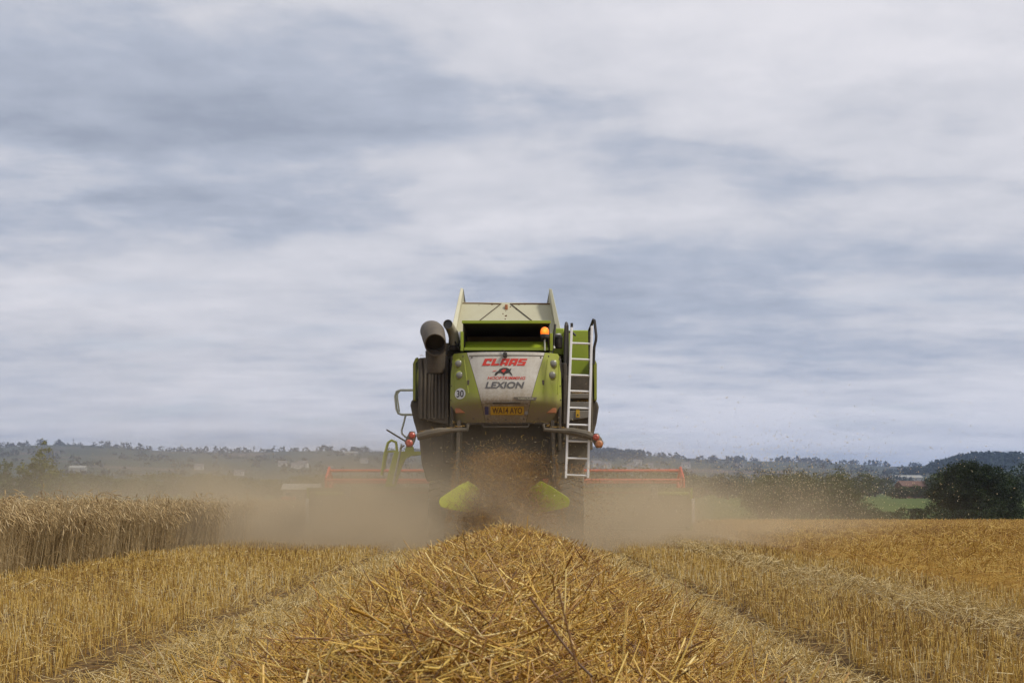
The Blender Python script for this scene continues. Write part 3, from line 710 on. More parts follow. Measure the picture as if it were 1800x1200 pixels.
# uprights of the bay
mb = MB(); mb.box(q(990, 0, .5)[0], q(996, 0, .5)[0], .5, .62, q(0, 745, .5)[2], q(0, 638, .5)[2]); mb.build('bay_post', M['dark'], rig, bevel=.012)
mb = MB(); mb.box(q(1035.5, 0, .5)[0], q(1042, 0, .5)[0], .5, .62, q(0, 790, .5)[2], q(0, 612, .5)[2]); mb.build('bay_post', M['bracket'], rig, bevel=.012)
# hand rails
mb = MB(); mb.tube([q(993, 640, .55), q(993.5, 600, .55), q(994.5, 573, .55), q(995.5, 568, .6), q(997, 573, .9), q(998, 640, .95)], 0.028, 10); mb.build('grab_rail', M['black'], rig)
mb = MB(); mb.tube([q(1037, 640, .9), q(1036, 580, .9), q(1039, 573, .75), q(1043, 562, .55), q(1045, 563, .5), q(1048, 590, .45), q(1047.5, 598, .45), q(1044.5, 610, .5), q(1043.5, 640, .5)], 0.026, 10); mb.build('grab_rail', M['black'], rig)
mb = MB(); mb.tube([q(998, 583, 1.0), q(1005, 583, 1.0), q(1012, 590, 1.0)], 0.02, 8); mb.build('bay_hook', M['black'], rig)
# ladder
lad = MB()
for (a_, b_) in (((1004.8, 575), (994.5, 840)), ((1040.5, 573), (1033.5, 840))):
    p0, p1 = q(*a_, -.05), q(*b_, -.22)
    lad.prism([(p0[0] - .02, p0[1], p0[2]), (p0[0] + .02, p0[1], p0[2]), (p1[0] + .02, p1[1], p1[2]), (p1[0] - .02, p1[1], p1[2])], -.03, .03)
ladder = lad.build('access_ladder', M['alu'], rig, bevel=.006); ladder['label'] = 'bare aluminium ladder hung on the rear'
for py in (603.5, 631.5, 659.5, 687.5, 717, 746.5, 775.5, 805.5, 835):
    t_ = (py - 573) / 267; dy = -.05 - .17 * t_
    a_, b_ = q(1004.8 - 10.3 * t_, py - .6, dy), q(1040.5 - 7 * t_, py + .6, dy)
    MB().tube([(a_[0] + .02, a_[1], a_[2]), (b_[0] - .02, b_[1], b_[2])], 0.0175, 8).build('rung', M['alu'], ladder)
p0 = q(1005, 575, -.05); MB().box(p0[0] - .022, p0[0] + .022, p0[1] - .032, p0[1] + .032, p0[2], p0[2] + .07).build('rail_cap', M['black'], ladder)

# --- tail-light arms
for s_ in (-1, 1):
    c_ = 889
    mb = MB()
    pts = [(66, 745), (68, 755), (96, 756), (115, 758), (140, 763), (156, 768)]
    if s_ > 0: pts = [(66, 745), (68, 755), (96, 757), (115, 758), (140, 763), (152, 768)]
    mb.tube([q(c_ + s_ * a_, b_, -.25) for a_, b_ in pts], [0.03, .035, .04, .07, .075, .06], 10)
    arm = mb.build('light_arm', M['bracket'], rig)
    lx, ly = (724.5, 765) if s_ < 0 else (1047.5, 768.5)
    bx, by = (719.5, 778.5) if s_ < 0 else (1053, 780)
    mb = MB(); mb.tube([q(lx, ly - 7, -.25), q(lx, ly, -.25), q((lx + bx) / 2, (ly + by) / 2, -.25), q(bx, by, -.25), q(bx, by + 7, -.25)], [0.045, .075, .085, .085, .05], 12)
    hs = mb.build('lamp_housing', M['bracket'], arm)
    x, y, z = q(lx, ly, -.30); MB().lathe([(0.058, -0.02), (0.055, -0.05), (0.03, -0.07)], (x, y, z), n=16).build('tail_lamp', M['redlens'], arm)
    x, y, z = q(bx, by, -.30); MB().lathe([(0.066, -0.02), (0.063, -0.055), (0.035, -0.08)], (x, y, z), n=16).build('tail_lamp', M['redlens'] if s_ < 0 else M['orangelens'], arm)

# --- engine hood with the open dark bay
xa, _, za = q(813, 617, .6); xb, _, zb = q(967, 565, .6)
mb = MB()
mb.box(xa, xb, .58, 2.4, zb - .035, zb)                                    # roof of the bay
mb.box(xa, xa + .03, .75, 2.4, za, zb - .035); mb.box(xb - .03, xb, .75, 2.4, za, zb - .035)
mb.box(xa + .03, xb - .03, 2.2, 2.4, za, zb - .035)
mb.box(xa + .03, xb - .03, .70, 2.2, za - .05, za - .01)
mb.build('engine_hood', M['darker'], rig, bevel=.008)
mb = MB(); mb.box(xa - .01, xb + .01, .555, .578, zb - .04, zb + .012); mb.build('hood_edge', M['green_clean'], rig, bevel=.004)
mb = MB(); zz = q(0, 597, .7)[2]; z2 = q(0, 614.5, .7)[2]
mb.prism([(xa + .04, .95, zz), (xb - .04, .95, zz), (xb - .04, .66, z2), (xa + .04, .66, z2)], -.01, .015); mb.box(xa + .03, xb - .03, .62, .66, z2 - .02, z2 + .03)
mb.build('bay_sill', M['green_clean'], rig)
mb = MB(); mb.box(q(809.5, 0, .6)[0], q(814.5, 0, .6)[0], .56, .75, q(0, 617, .6)[2], q(0, 583, .6)[2]); mb.build('bay_frame_post', M['green_clean'], rig, bevel=.006)
mb = MB(); mb.box(q(966.5, 0, .6)[0], q(971.5, 0, .6)[0], .56, .75, q(0, 617, .6)[2], q(0, 586, .6)[2]); mb.build('bay_frame_post', M['green_clean'], rig, bevel=.006)
mb = MB(); mb.box(q(972, 0, 1.6)[0], q(992, 0, 1.6)[0], 1.5, 2.2, q(0, 625, 1.6)[2], q(0, 578, 1.6)[2]); mb.build('filter_cabinet', M['green_clean'], rig, bevel=.02)
mb = MB(); mb.box(-1.0, 1.0, 0.6, 2.3, 3.42, 3.47); mb.box(q(779, 0, 1.2)[0], q(812, 0, 1.2)[0], 1.15, 2.3, 3.475, q(0, 603, 1.2)[2]); mb.build('engine_deck', M['darker'], rig, bevel=.01)
x, y, z = q(981, 612, 1.0)
can = MB().lathe([(0.075, 0), (0.082, .01), (0.082, .17), (.09, .18), (.09, .2), (.06, .24)], (x, y, z), 'z', 18).build('air_filter', M['black'], rig)
MB().lathe([(.05, .0), (.055, .01), (.05, .03)], (x, y - .02, z + .235), 'z', 14).build('filter_cap', M['alu'], can)
mb = MB(); mb.tube([q(972, 616, .8), q(974, 590, .8), q(976, 570, .85)], .022, 8); mb.build('grab_rail', M['black'], rig)
x, y, z = q(974, 612, .75); MB().lathe([(.02, 0), (.02, .03), (.008, .04)], (x, y, z), 'z', 10).build('fluid_cap', M['alu'], rig)
# beacon
x, y, z = q(957.5, 582, .35)
mb = MB().tube([(x, y, q(0, 616, .35)[2]), (x, y, z - .13)], .014, 8); post = mb.build('beacon_post', M['rail'], rig)
MB().lathe([(.05, -.14), (.075, -.12), (.085, -.075), (.08, -.06)], (x, y, z), 'z', 18).build('beacon_base', M['black'], post)
MB().lathe([(.074, -.06), (.078, -.02), (.072, .025), (.055, .055), (.03, .070), (.008, .075)], (0, 0, 0), 'z', 20).build('beacon_lamp', M['amber'], post, loc=(x, y, z))

# --- exhaust and auger spout
ex = MB()
ex.tube([q(797, 616, .9), q(797, 600, .9), q(796, 590, .9)], [.10, .09, .075], 14); ex.tube([q(803, 614, 1.0), q(806, 600, 1.0), q(801, 588, 1.0)], .03, 8)
exo = ex.build('exhaust_base', M['darker'], rig)
mb = MB(); mb.tube([q(799, 606, .85), q(798.5, 596, .83), q(796, 585, .78), q(791, 575, .66), q(787, 569.5, .48)], [.075, .095, .096, .088, .086], 16, cap=False)
mb.build('exhaust_pipe', M['olive'], exo)
mb = MB(); mb.tube([q(787.6, 570.3, .505), q(788.2, 571.1, .53)], .078, 16); mb.build('pipe_mouth', M['ink'], exo)
x, y, z = q(809, 600, 1.1); MB().lathe([(.02, -.02), (.07, 0), (.085, .09), (.075, .2), (.03, .26)], (x, y, z - .08), 'z', 16).build('expansion_tank', M['roundel'], rig)
mb = MB(); mb.tube([q(790, 606, .7), q(786, 613, .7), q(784, 622, .7)], .02, 8); mb.tube([q(800, 600, .75), q(804, 608, .75), q(809, 615, .75)], .016, 8); mb.build('bay_hose', M['black'], rig)
# the unloading auger: folded back along the side, end bent down to a wide mouth
mb = MB()
mb.tube([q(757, 582, 4.8), q(758, 583, 3.0), q(759.5, 583.5, 1.3), q(760.5, 585, .75)], [.23, .22, .215, .21], 24)
aug = mb.build('auger_tube', M['grey'], rig)
def ring(cx_, cy_, dy, rx, rz, tilt, n_=28):
    c0 = Vector(q(cx_, cy_, dy)); out = []
    for j in range(n_):
        a_ = 2 * math.pi * j / n_
        v_ = Vector((rx * math.cos(a_), 0, rz * math.sin(a_)))
        out.append(c0 + Vector((v_.x, -v_.z * math.sin(tilt), v_.z * math.cos(tilt))))
    return out
def loft(rings, mb, cap0=True, cap1=True):
    n_ = len(rings[0]); vs = [p for r_ in rings for p in r_]
    fs = [(i * n_ + j, i * n_ + (j + 1) % n_, (i + 1) * n_ + (j + 1) % n_, (i + 1) * n_ + j) for i in range(len(rings) - 1) for j in range(n_)]
    if cap0: fs.append(tuple(range(n_)))
    if cap1: fs.append(tuple(range((len(rings) - 1) * n_, len(rings) * n_)))
    mb.add(vs, fs); return mb
mb = MB()
loft([ring(761, 585, .85, .21, .21, R(0)), ring(761.3, 586, .62, .214, .218, R(12)), ring(761.8, 589, .44, .214, .225, R(24)), ring(763.5, 597, .27, .205, .228, R(32)), ring(765.5, 606.5, .14, .192, .222, R(36)),
      ring(765.5, 606.5, .145, .172, .202, R(36)), ring(764, 600, .30, .178, .20, R(32)), ring(762.5, 592, .48, .178, .19, R(24))], mb)
mb.build('auger_spout', M['grey'], aug)
mb = MB(); mb.add([Vector(p) for p in ring(763.5, 598.5, .36, .172, .19, R(31))], [tuple(range(28))]); mb.build('spout_throat', M['ink'], aug)
mb = MB()
def half(cx_, cy_, dy, rx, ry, n_=12):
    c0 = Vector(q(cx_, cy_, dy)); return [c0 + Vector((rx * math.cos(a_), ry * math.sin(a_), 0)) for a_ in np.linspace(0, 2 * math.pi, n_ * 2, endpoint=False)]
loft([half(765.5, 617, .46, .182, .10), half(765.5, 632, .50, .178, .12), half(765.5, 647, .53, .172, .12), half(765.5, 656, .54, .158, .10)], mb)
mb.build('rubber_sock', M['dark'], aug)

# --- grain tank with raised flaps
mb = MB()
A_ = [q(797, 603, 2.1), q(985, 603, 2.1), q(973, 532.5, 2.75), q(806, 531, 2.75)]
mb.prism(A_, 0, .03); tank = mb.build('grain_tank_lid', M['cream'], rig)
tank['label'] = 'rear flap of the open grain tank, rust stained'
for (a_, b_) in (((881, 533.5), (841, 565)), ((897, 533.5), (937, 565))):
    def onl(px, py, o_=0.012):
        t_ = (603 - py) / 71; return q(px, py, 2.1 + .65 * t_ - o_)
    MB().tube([onl(*a_), onl((a_[0] + b_[0]) / 2, (a_[1] + b_[1]) / 2), onl(*b_)], .011, 6).build('fold_seam', M['bracket'], tank)
mb = MB(); mb.tube([onl(806.5, 533), onl(840, 533), onl(880, 534)], .012, 6); mb.tube([onl(898, 534), onl(935, 533.5), onl(972, 534)], .012, 6); mb.build('lid_edge', M['rust'], tank)
for (px, py, s_) in ((884, 552, .02), (889.5, 556, .028), (888, 561, .02), (865, 536, .02), (923, 535, .024), (912, 535.5, .02), (842, 537, .014), (974, 541, .02), (807, 540, .02), (889, 547, .016), (897, 540, .02), (908, 544, .02)):
    p_ = onl(px, py, .006); MB().prism([(p_[0] + s_ * random.uniform(.6, 1.1) * math.cos(a_), p_[1], p_[2] + s_ * 1.2 * random.uniform(.6, 1.1) * math.sin(a_)) for a_ in np.linspace(0, 6.28, 8)[:-1]], 0, .004).build('rust_stain', M['rust'], tank)
p_ = onl(890, 540, .03); MB().box(p_[0] - .03, p_[0] + .03, p_[1] - .02, p_[1] + .03, p_[2] - .055, p_[2] + .055).build('lid_reflector', M['orangelens'], tank, bevel=.01)
for s_ in (-1, 1):
    mb = MB()
    if s_ < 0: pts = [q(791, 590, 2.0), q(798.5, 600, 2.0), q(814.5, 508, 2.6), q(810, 506, 2.6)]; tip = [q(814.5, 507, 2.6), q(818.5, 531, 4.0), q(811, 531, 2.7)]
    else: pts = [q(980, 600, 2.0), q(988, 590, 2.0), q(970, 508, 2.6), q(965.5, 509, 2.6)]; tip = [q(965.5, 510, 2.6), q(969, 532, 2.7), q(961.5, 531.5, 4.0)]
    mb.prism(pts, -.02, .025); fl = mb.build('tank_side_flap', M['cream'], rig, bevel=.006)
    mb = MB()
    top = Vector(q(812 if s_ < 0 else 967.5, 507, 2.62)); b0 = Vector(q(795 if s_ < 0 else 983.5, 598, 2.05)); b1 = b0 + Vector((-s_ * .1, 2.2, 0)); t1 = top + Vector((-s_ * .02, 1.4, -1.0))
    th_ = Vector((-s_ * .025, 0, 0))
    mb.add([b0, b1, t1, top, b0 + th_, b1 + th_, t1 + th_, top + th_], [(0, 1, 2, 3), (7, 6, 5, 4), (0, 4, 5, 1), (1, 5, 6, 2), (2, 6, 7, 3), (3, 7, 4, 0)])
    mb.build('flap_side', M['cream'], fl)
    mb = MB(); mb.prism(tip, .03, .06); mb.build('flap_gusset', M['darker'], fl)
mb = MB(); mb.box(-1.25, 1.25, 2.15, 4.6, 3.42, 3.72); mb.build('grain_tank', M['green_clean'], rig, bevel=.03)

# --- cab ahead of the tank
mb = MB(); mb.box(-0.8, 0.8, 5.0, 6.6, 1.9, 3.5); cab = mb.build('cab', M['darker'], rig, bevel=.06)
mb = MB(); mb.box(-0.87, 0.87, 4.95, 6.8, 3.5, 3.68); mb.build('cab_roof', M['white'], cab, bevel=.05)
mb = MB(); mb.box(-0.72, 0.72, 6.6, 6.62, 2.1, 3.4); mb.box(-.82, -.80, 5.2, 6.4, 2.2, 3.35); mb.box(.80, .82, 5.2, 6.4, 2.2, 3.35); mb.build('cab_glazing', M['glass'], cab)
# --- access platform, steps and rails beside the cab
mb = MB()
mb.prism([q2(742, 793, 4.0), q2(742, 799, 4.0), q2(722, 801, 4.0), q2(713, 806, 4.0), q2(707, 818, 4.0), q2(700, 838, 4.0), q2(695, 855, 4.0), q2(676, 855, 4.0), q2(693, 793, 4.0), q2(712, 793, 4.0), q2(713, 784, 4.0), q2(726, 784, 4.0), q2(728, 793, 4.0)], 4.0, 4.12)
plat = mb.build('cab_steps', M['wing'], rig, bevel=.01)
mb = MB(); mb.tube([q(671, 835, 4.1), q(676, 800, 4.1), q(682, 778, 4.1), q(688, 773.5, 4.1), q(696, 777, 4.1), q(698, 792, 4.1)], .03, 10); mb.build('step_rail', M['wing'], plat)
mb = MB(); mb.tube([q(675, 825, 4.2), q(679, 800, 4.2), q(682, 793, 4.2), q(700, 793, 4.2)], .025, 8); mb.build('step_rail', M['wing'], plat)
mb = MB(); mb.tube([q(706, 780, 3.9), q(702, 800, 3.9), q(691, 850, 3.9)], .022, 8); mb.build('step_rail', M['rail'], plat)
mb = MB(); mb.tube([q(726, 685.5, 3.5), q(704, 685.5, 3.5), q(697, 688, 3.5), q(694.5, 696, 3.5), q(697, 719, 3.5), q(700, 726, 3.5), q(706, 728.5, 3.5), q(726, 728.5, 3.5)], .025, 10)
mb.tube([q(703, 686, 3.7), q(698.5, 692, 3.7), q(698.5, 700, 3.7), q(702, 724, 3.7)], .018, 8)
rail = mb.build('cab_rail', M['rail'], rig)
mb = MB(); mb.tube([q(713, 729, 3.5), q(710, 742, 3.5), q(706, 756, 3.5), q(706.5, 762, 3.5), q(713, 768, 3.5), q(722, 770, 3.5)], .02, 8); mb.build('lower_rail', M['rail'], rail)
mb = MB(); mb.tube([q(679.5, 755, 3.2), q(714, 776, 3.2), q(722, 781, 3.2)], .017, 8); mb.tube([q(711, 782, 3.3), q(703, 789, 3.3)], .014, 8); mb.build('mirror_stay', M['dark'], rig)

# --- spreader deflector wings either side of the falling straw
for s_ in (-1, 1):
    c_ = 886.5
    out = [(115, 883), (114.3, 878), (112, 874), (81, 853.5), (64, 845), (44, 858), (40, 900), (62, 901), (97, 894.5), (112, 890)]
    vs = []
    for a_, b_ in out:
        dy = -.50 + .38 * (1 - (a_ - 42) / 72); vs.append(q(c_ + s_ * a_, b_, dy))
    mb = MB(); mb.prism(vs, 0, .05); mb.build('spreader_wing', M['wing'], rig, bevel=.006)

# --- wheels
def wheel(cx_, cy_, r_, w_):
    zc = r_ - .03
    mb = MB(); mb.lathe([(r_ * .55, -w_ * .46), (r_ * .80, -w_ * .5), (r_ * .93, -w_ * .47), (r_ * .965, -w_ * .3), (r_ * .97, 0), (r_ * .965, w_ * .3), (r_ * .93, w_ * .47), (r_ * .80, w_ * .5), (r_ * .55, w_ * .46)], (cx_, cy_, zc), 'x', 40)
    for k in range(22):
        for s_ in (-1, 1):
            a_ = 2 * math.pi * (k + (.5 if s_ > 0 else 0)) / 22
            vs = []
            for (u, da, rr_) in ((.02, -.05, .96), (.48, .10, .92), (.48, .18, .92), (.02, .03, .96)):
                for r2 in (rr_, 1.0 if u < .1 else .985):
                    ang = a_ + da; vs.append((cx_ + s_ * u * w_, cy_ + r_ * r2 * math.cos(ang), zc + r_ * r2 * math.sin(ang)))
            mb.add(vs, [(0, 2, 4, 6), (1, 7, 5, 3), (0, 1, 3, 2), (2, 3, 5, 4), (4, 5, 7, 6), (6, 7, 1, 0)])
    t_ = mb.build('wheel', M['tyre'], rig)
    MB().lathe([(r_ * .56, -w_ * .3), (r_ * .56, -w_ * .36), (r_ * .48, -w_ * .3), (r_ * .2, -w_ * .1), (r_ * .2, w_ * .1), (r_ * .48, w_ * .3), (r_ * .56, w_ * .36), (r_ * .56, w_ * .3)], (cx_, cy_, zc), 'x', 24).build('rim', M['cream'], t_)
for s_ in (-1, 1):
    wheel(s_ * 1.20, 1.35, .66, .46); wheel(s_ * 1.30, 5.2, .98, .72)
MB().tube([(-1.1, 1.35, .7), (1.1, 1.35, .7)], .09, 10).build('axle', M['darker'], rig); MB().tube([(-1.2, 5.2, .95), (1.2, 5.2, .95)], .14, 10).build('axle', M['darker'], rig)
mb = MB(); mb.box(-.7, .7, 1.8, 5.6, 1.0, 1.56); mb.build('sieve_box', M['darker'], rig, bevel=.04)

# --- header: cutting table and reel
HYd = 7.2
mb = MB(); mb.prism([(-.6, 1.5, 1.9), (.6, 1.5, 1.9), (.6, 1.5, 1.2), (-.6, 1.5, 1.2)], 3.9, 5.6); mb.build('feeder_house', M['darker'], rig, bevel=.03)
mb = MB(); xl, xr = q(543, 0, HYd)[0], q(1214, 0, HYd)[0]; zt = q(0, 857, HYd)[2]; zb_ = .22
mb.box(xl, xr, HYd, HYd + .06, zb_, zt - .12); mb.box(xl, xr, HYd - .03, HYd + .10, zt - .10, zt)
for px in (600, 680, 760, 1000, 1080, 1160): 
    x0 = q(px, 0, HYd)[0]; mb.box(x0, x0 + .08, HYd - .05, HYd - .005, zb_ + .05, zt - .11)
mb.box(xl, xr, HYd + .06, HYd + 1.2, zb_ - .06, zb_ - .02)
head = mb.build('header', M['header_green'], rig)
for s_, xx in ((-1, xl), (1, xr)):
    mb = MB(); mb.prism([(xx, HYd, .2), (xx, HYd, 1.1), (xx, HYd + .8, .95), (xx, HYd + 2.0, .25), (xx, HYd + 2.2, .12), (xx, HYd + .4, .12)], 0, 0.001)
    mb = MB(); pp = [(HYd, .16), (HYd, zt), (HYd + .8, .92), (HYd + 1.9, .3), (HYd + 2.2, .12)]
    vs = [(xx - s_ * .02, a_, b_) for a_, b_ in pp] + [(xx + s_ * .05, a_, b_) for a_, b_ in pp]
    mb.add(vs, [tuple(range(5)), tuple(range(9, 4, -1))] + [(i, (i + 1) % 5, (i + 1) % 5 + 5, i + 5) for i in range(5)])
    mb.build('crop_divider', M['green_clean'], head)
    x0 = q(540.5, 0, HYd)[0] if s_ < 0 else q(1218, 0, HYd)[0]
    mb = MB(); mb.box(x0 - .035, x0 + .035, HYd - .06, HYd, q(0, 919, HYd)[2], q(0, 876, HYd)[2]); mb.build('end_post', M['roundel'], head, bevel=.01)
    mb = MB(); mx0, mx1 = sorted((q(1143 if s_ > 0 else 612, 0, HYd)[0], q(1210 if s_ > 0 else 555, 0, HYd)[0])); mb.box(mx0, mx1, HYd - .16, HYd - .05, q(0, 870, HYd)[2], q(0, 864.5, HYd)[2]); mb.build('header_beam', M['green_clean'], head, bevel=.02)
    xk = q(1147 if s_ > 0 else 610, 0, HYd)[0]; mb = MB(); mb.box(xk - .05, xk + .10, HYd - .2, HYd - .05, q(0, 877, HYd)[2], q(0, 853, HYd)[2]); mb.build('gearbox', M['midgrey'], head, bevel=.02)
RY, RZ, RRad = HYd + 1.0, 1.10, .52
rxl, rxr = q(580, 0, RY)[0], q(1195, 0, RY)[0]
mb = MB(); mb.tube([(rxl, RY, RZ), (rxr, RY, RZ)], .07, 10); reel = mb.build('reel', M['red'], head)
for k in range(6):
    a_ = R(28 + 60 * k); yy, zz = RY + RRad * math.cos(a_), RZ + RRad * math.sin(a_)
    mb = MB(); mb.tube([(rxl, yy, zz), (rxr, yy, zz)], .036, 8)
    bt = mb.build('reel_bat', M['red'], head)
mb = MB()
for xx in np.linspace(rxl + .3, rxr - .3, 40):
    for k in range(6):
        a_ = R(28 + 60 * k); yy, zz = RY + RRad * math.cos(a_), RZ + RRad * math.sin(a_); mb.tube([(xx, yy, zz - .03), (xx, yy + .02, zz - .26)], .008, 4)
mb.build('reel_tines', M['darker'], head)['kind'] = 'stuff'
for xx in (rxl - .02, rxr + .02):
    mb = MB(); hexp = [(RY + (RRad + .08) * math.cos(R(28 + 60 * k)), RZ + (RRad + .08) * math.sin(R(28 + 60 * k))) for k in range(6)]
    for k in range(6):
        a_, b_ = hexp[k], hexp[(k + 1) % 6]; mb.tube([(xx, *a_), (xx, *b_)], .03, 6); mb.tube([(xx, *a_), (xx, RY, RZ)], .022, 6)
    mb.build('reel_end', M['red'], head)

# ------------------------------------------------------------------ straw falling from the rear
nn = 27000
t_ = rng.uniform(0, 1, nn) ** 0.85
xw = 0.70 + 0.12 * t_
x = MX + rng.normal(0, 0.42, nn).clip(-1, 1) * xw * 1.25; z = 1.68 - 1.34 * t_ + rng.normal(0, .07, nn); y = MY + .35 - .85 * t_ + rng.normal(0, .2, nn)
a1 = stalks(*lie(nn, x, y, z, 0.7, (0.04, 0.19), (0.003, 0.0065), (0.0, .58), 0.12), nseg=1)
nn = 1000; x = MX + rng.normal(0, .65, nn); z = rng.uniform(.4, 2.0, nn); y = MY + rng.normal(.1, .3, nn)
a2 = stalks(*lie(nn, x, y, z, 0.7, (0.02, 0.08), (0.003, 0.006), (0.1, .9), 0.1), nseg=1)
nn = 3600; x = 1.0 + rng.normal(.25, .30, nn); z = rng.uniform(.02, 1, nn) ** 1.3 * 1.5; y = MY + rng.normal(.1, .3, nn)
a3 = stalks(*lie(nn, x, y, z, 0.7, (0.01, 0.05), (0.004, 0.009), (0.0, .6), 0.1), nseg=1)
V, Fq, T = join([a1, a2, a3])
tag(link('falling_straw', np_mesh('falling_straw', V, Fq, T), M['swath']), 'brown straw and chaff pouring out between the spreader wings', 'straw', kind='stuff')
parts = []
def settle(nn, a_, b_, spread, up=.012):
    a_ = Vector(a_) + Vector((MX, MY, 0)); b_ = Vector(b_) + Vector((MX, MY, 0)); t0 = rng.uniform(0, 1, nn)
    x = a_.x + (b_.x - a_.x) * t0 + rng.normal(0, .01, nn); y = a_.y + (b_.y - a_.y) * t0 + rng.normal(0, spread, nn); z = a_.z + (b_.z - a_.z) * t0 + up
    parts.append(stalks(*lie(nn, x, y, z, .25, (.03, .12), (.003, .006), (.1, .9), .15), nseg=1))
for s_ in (-1, 1): settle(70, q(889 + s_ * 72, 754, -.25), q(889 + s_ * 150, 765, -.25), .03, .062)
settle(90, q(815, 615, .75), q(965, 615, .75), .06, .02); settle(50, q(1000, 691, .86), q(1040, 691, .86), .03); settle(50, q(1000, 706, .86), q(1040, 706, .86), .03)
settle(60, q(738, 627, .95), q(787, 626, .95), .06, .02); settle(60, (-.95, .25, ZB - .0), (.95, .25, ZB), .03, .0)
V, Fq, T = join(parts)
tag(link('settled_chaff', np_mesh('settled_chaff', V, Fq, T), M['swath']), 'bits of straw lying on the ledges of the combine', 'straw litter', kind='stuff')
# chaff drifting off on the air
parts = []
for (nn, cx_, cyy_, cz, sxx, syy, szz) in ((3000, 4.1, 17.5, .95, 0.95, 2.0, .38), (420, 3.5, 17, 1.4, 1.1, 2.3, .4), (1500, 2.0, 19, .8, 1.0, 1.2, .6), (500, -3.5, 20, .9, 2.0, 2, .6)):
    x = rng.normal(cx_, sxx, nn); y = np.maximum(rng.normal(cyy_, syy, nn), 11); z = np.abs(rng.normal(cz, szz, nn)) + .1
    p_, dr, L_, wd, bd, tn = lie(nn, x, y, z, .8, (.008, .024), (.004, .010), (.3, 1), .05)
    parts.append(stalks(p_, dr, L_, wd, bd, tn, 1, 3))
V, Fq, T = join(parts)
tag(link('flying_chaff', np_mesh('flying_chaff', V, Fq, T), M['chaff']), 'pale specks of chaff blowing in the air beside the combine', 'chaff', kind='stuff')

# ------------------------------------------------------------------ trees and hedges
def leaf_cards(c, size, tint, flat=0.0):
    nn = len(c); a_ = unit(rng.normal(size=(nn, 3))); b_ = unit(np.cross(a_, rng.normal(size=(nn, 3))))
    s_ = (np.broadcast_to(size, nn) * rng.uniform(.6, 1.25, nn))[:, None] * .5
    V = np.stack([c - a_ * s_, c + b_ * s_ * .62, c + a_ * s_, c - b_ * s_ * .62], 1).reshape(-1, 3)
    return V, np.arange(nn * 4).reshape(-1, 4), np.repeat(tint, 4)
def crown_pts(nclump, per, rx, ry, rz, cz, clump, seed, low=-1.0, power=0.55):
    r_ = np.random.default_rng(seed)
    u = unit(r_.normal(size=(nclump, 3))); u[:, 2] = np.maximum(u[:, 2], low * (0.6 + .4 * r_.uniform(size=nclump)))
    rad = r_.uniform(0.25, 1, nclump) ** power
    lump = 1 + .14 * np.sin(u[:, 0] * 5 + seed) * np.cos(u[:, 1] * 4 + seed * 2) + .10 * np.sin(u[:, 2] * 7 + seed)
    cc = u * rad[:, None] * lump[:, None] * np.array([rx, ry, rz]) + np.array([0, 0, cz])
    ct = r_.beta(2, 2.2, nclump) * .8
    k = np.repeat(np.arange(nclump), per)
    off = r_.normal(size=(len(k), 3)) * clump * (r_.uniform(.6, 1.3, nclump)[k])[:, None] * np.array([1, 1, .7])
    return cc[k] + off, np.clip(ct[k] + r_.normal(0, .12, len(k)), 0, 1)
def trunk_mb(h, r_, crown_r, seed):
    rs = random.Random(seed); mb = MB()
    mb.tube([(0, 0, -.4), (r_ * .2, 0, h * .3), (-r_ * .3, r_ * .2, h * .62), (0, 0, h * .9)], [r_ * 1.25, r_, r_ * .7, r_ * .25], 9)
    for k in range(6):
        a_ = rs.uniform(0, 6.28); z0 = h * rs.uniform(.25, .6); l_ = crown_r * rs.uniform(.6, .95)
        mb.tube([(0, 0, z0), (math.cos(a_) * l_ * .5, math.sin(a_) * l_ * .5, z0 + l_ * .35), (math.cos(a_) * l_, math.sin(a_) * l_, z0 + l_ * .55)], [r_ * .5, r_ * .33, r_ * .08], 6)
    return mb
def make_tree(name, label, group, loc, h, wdt, nclump, per, leaf, mat, seed, base=.12, clump=None, cat='tree'):
    o = empty(name, loc); tag(o, label, cat, group)
    rz = h * (1 - base) / 2 * 1.06; cz = h - rz * .97
    c, tn = crown_pts(nclump, per, wdt / 2, wdt / 2, rz, cz, clump or wdt * .07, seed)
    kp = c[:, 2] > -.2; V, Fq, T = leaf_cards(c[kp], leaf, tn[kp])
    link('crown', np_mesh('crown', V, Fq, T), mat, o)
    trunk_mb(h * .8, wdt * .03 + .05, wdt * .42, seed).build('trunk', M['bark'], o)
    return o
def gz_at(x, y): return float(height(np.array([x]), np.array([y]))[0])
def ground_at(px, Y): x = (px - 900) * Y / F; return (x, Y, gz_at(x, Y))
# the dark round tree by the field edge
bt = empty('round_tree', ground_at(1707, 92)); tag(bt, 'big dark round-crowned tree standing alone at the field edge', 'tree')
cs, ts = [], []
for (ox, oz, rx, rz, nc, sd) in ((0.1, 2.35, 3.2, 2.2, 300, 3), (-1.7, 2.1, 1.9, 1.75, 130, 4), (1.9, 2.3, 2.0, 1.8, 140, 5), (-.5, 3.4, 1.7, 1.25, 90, 6), (.4, 1.2, 3.4, 1.25, 200, 8), (2.9, 1.4, 1.2, 1.2, 60, 9)):
    c, tn = crown_pts(nc, 62, rx, rx * .9, rz, oz, .24, sd); c[:, 0] += ox; cs.append(c); ts.append(tn)
c = np.concatenate(cs); tn = np.concatenate(ts); kp = c[:, 2] > .05
V, Fq, T = leaf_cards(c[kp], .15, tn[kp]); link('crown', np_mesh('crown', V, Fq, T), M['leaf_dark'], bt)
trunk_mb(3.6, .22, 2.6, 11).build('trunk', M['bark'], bt)
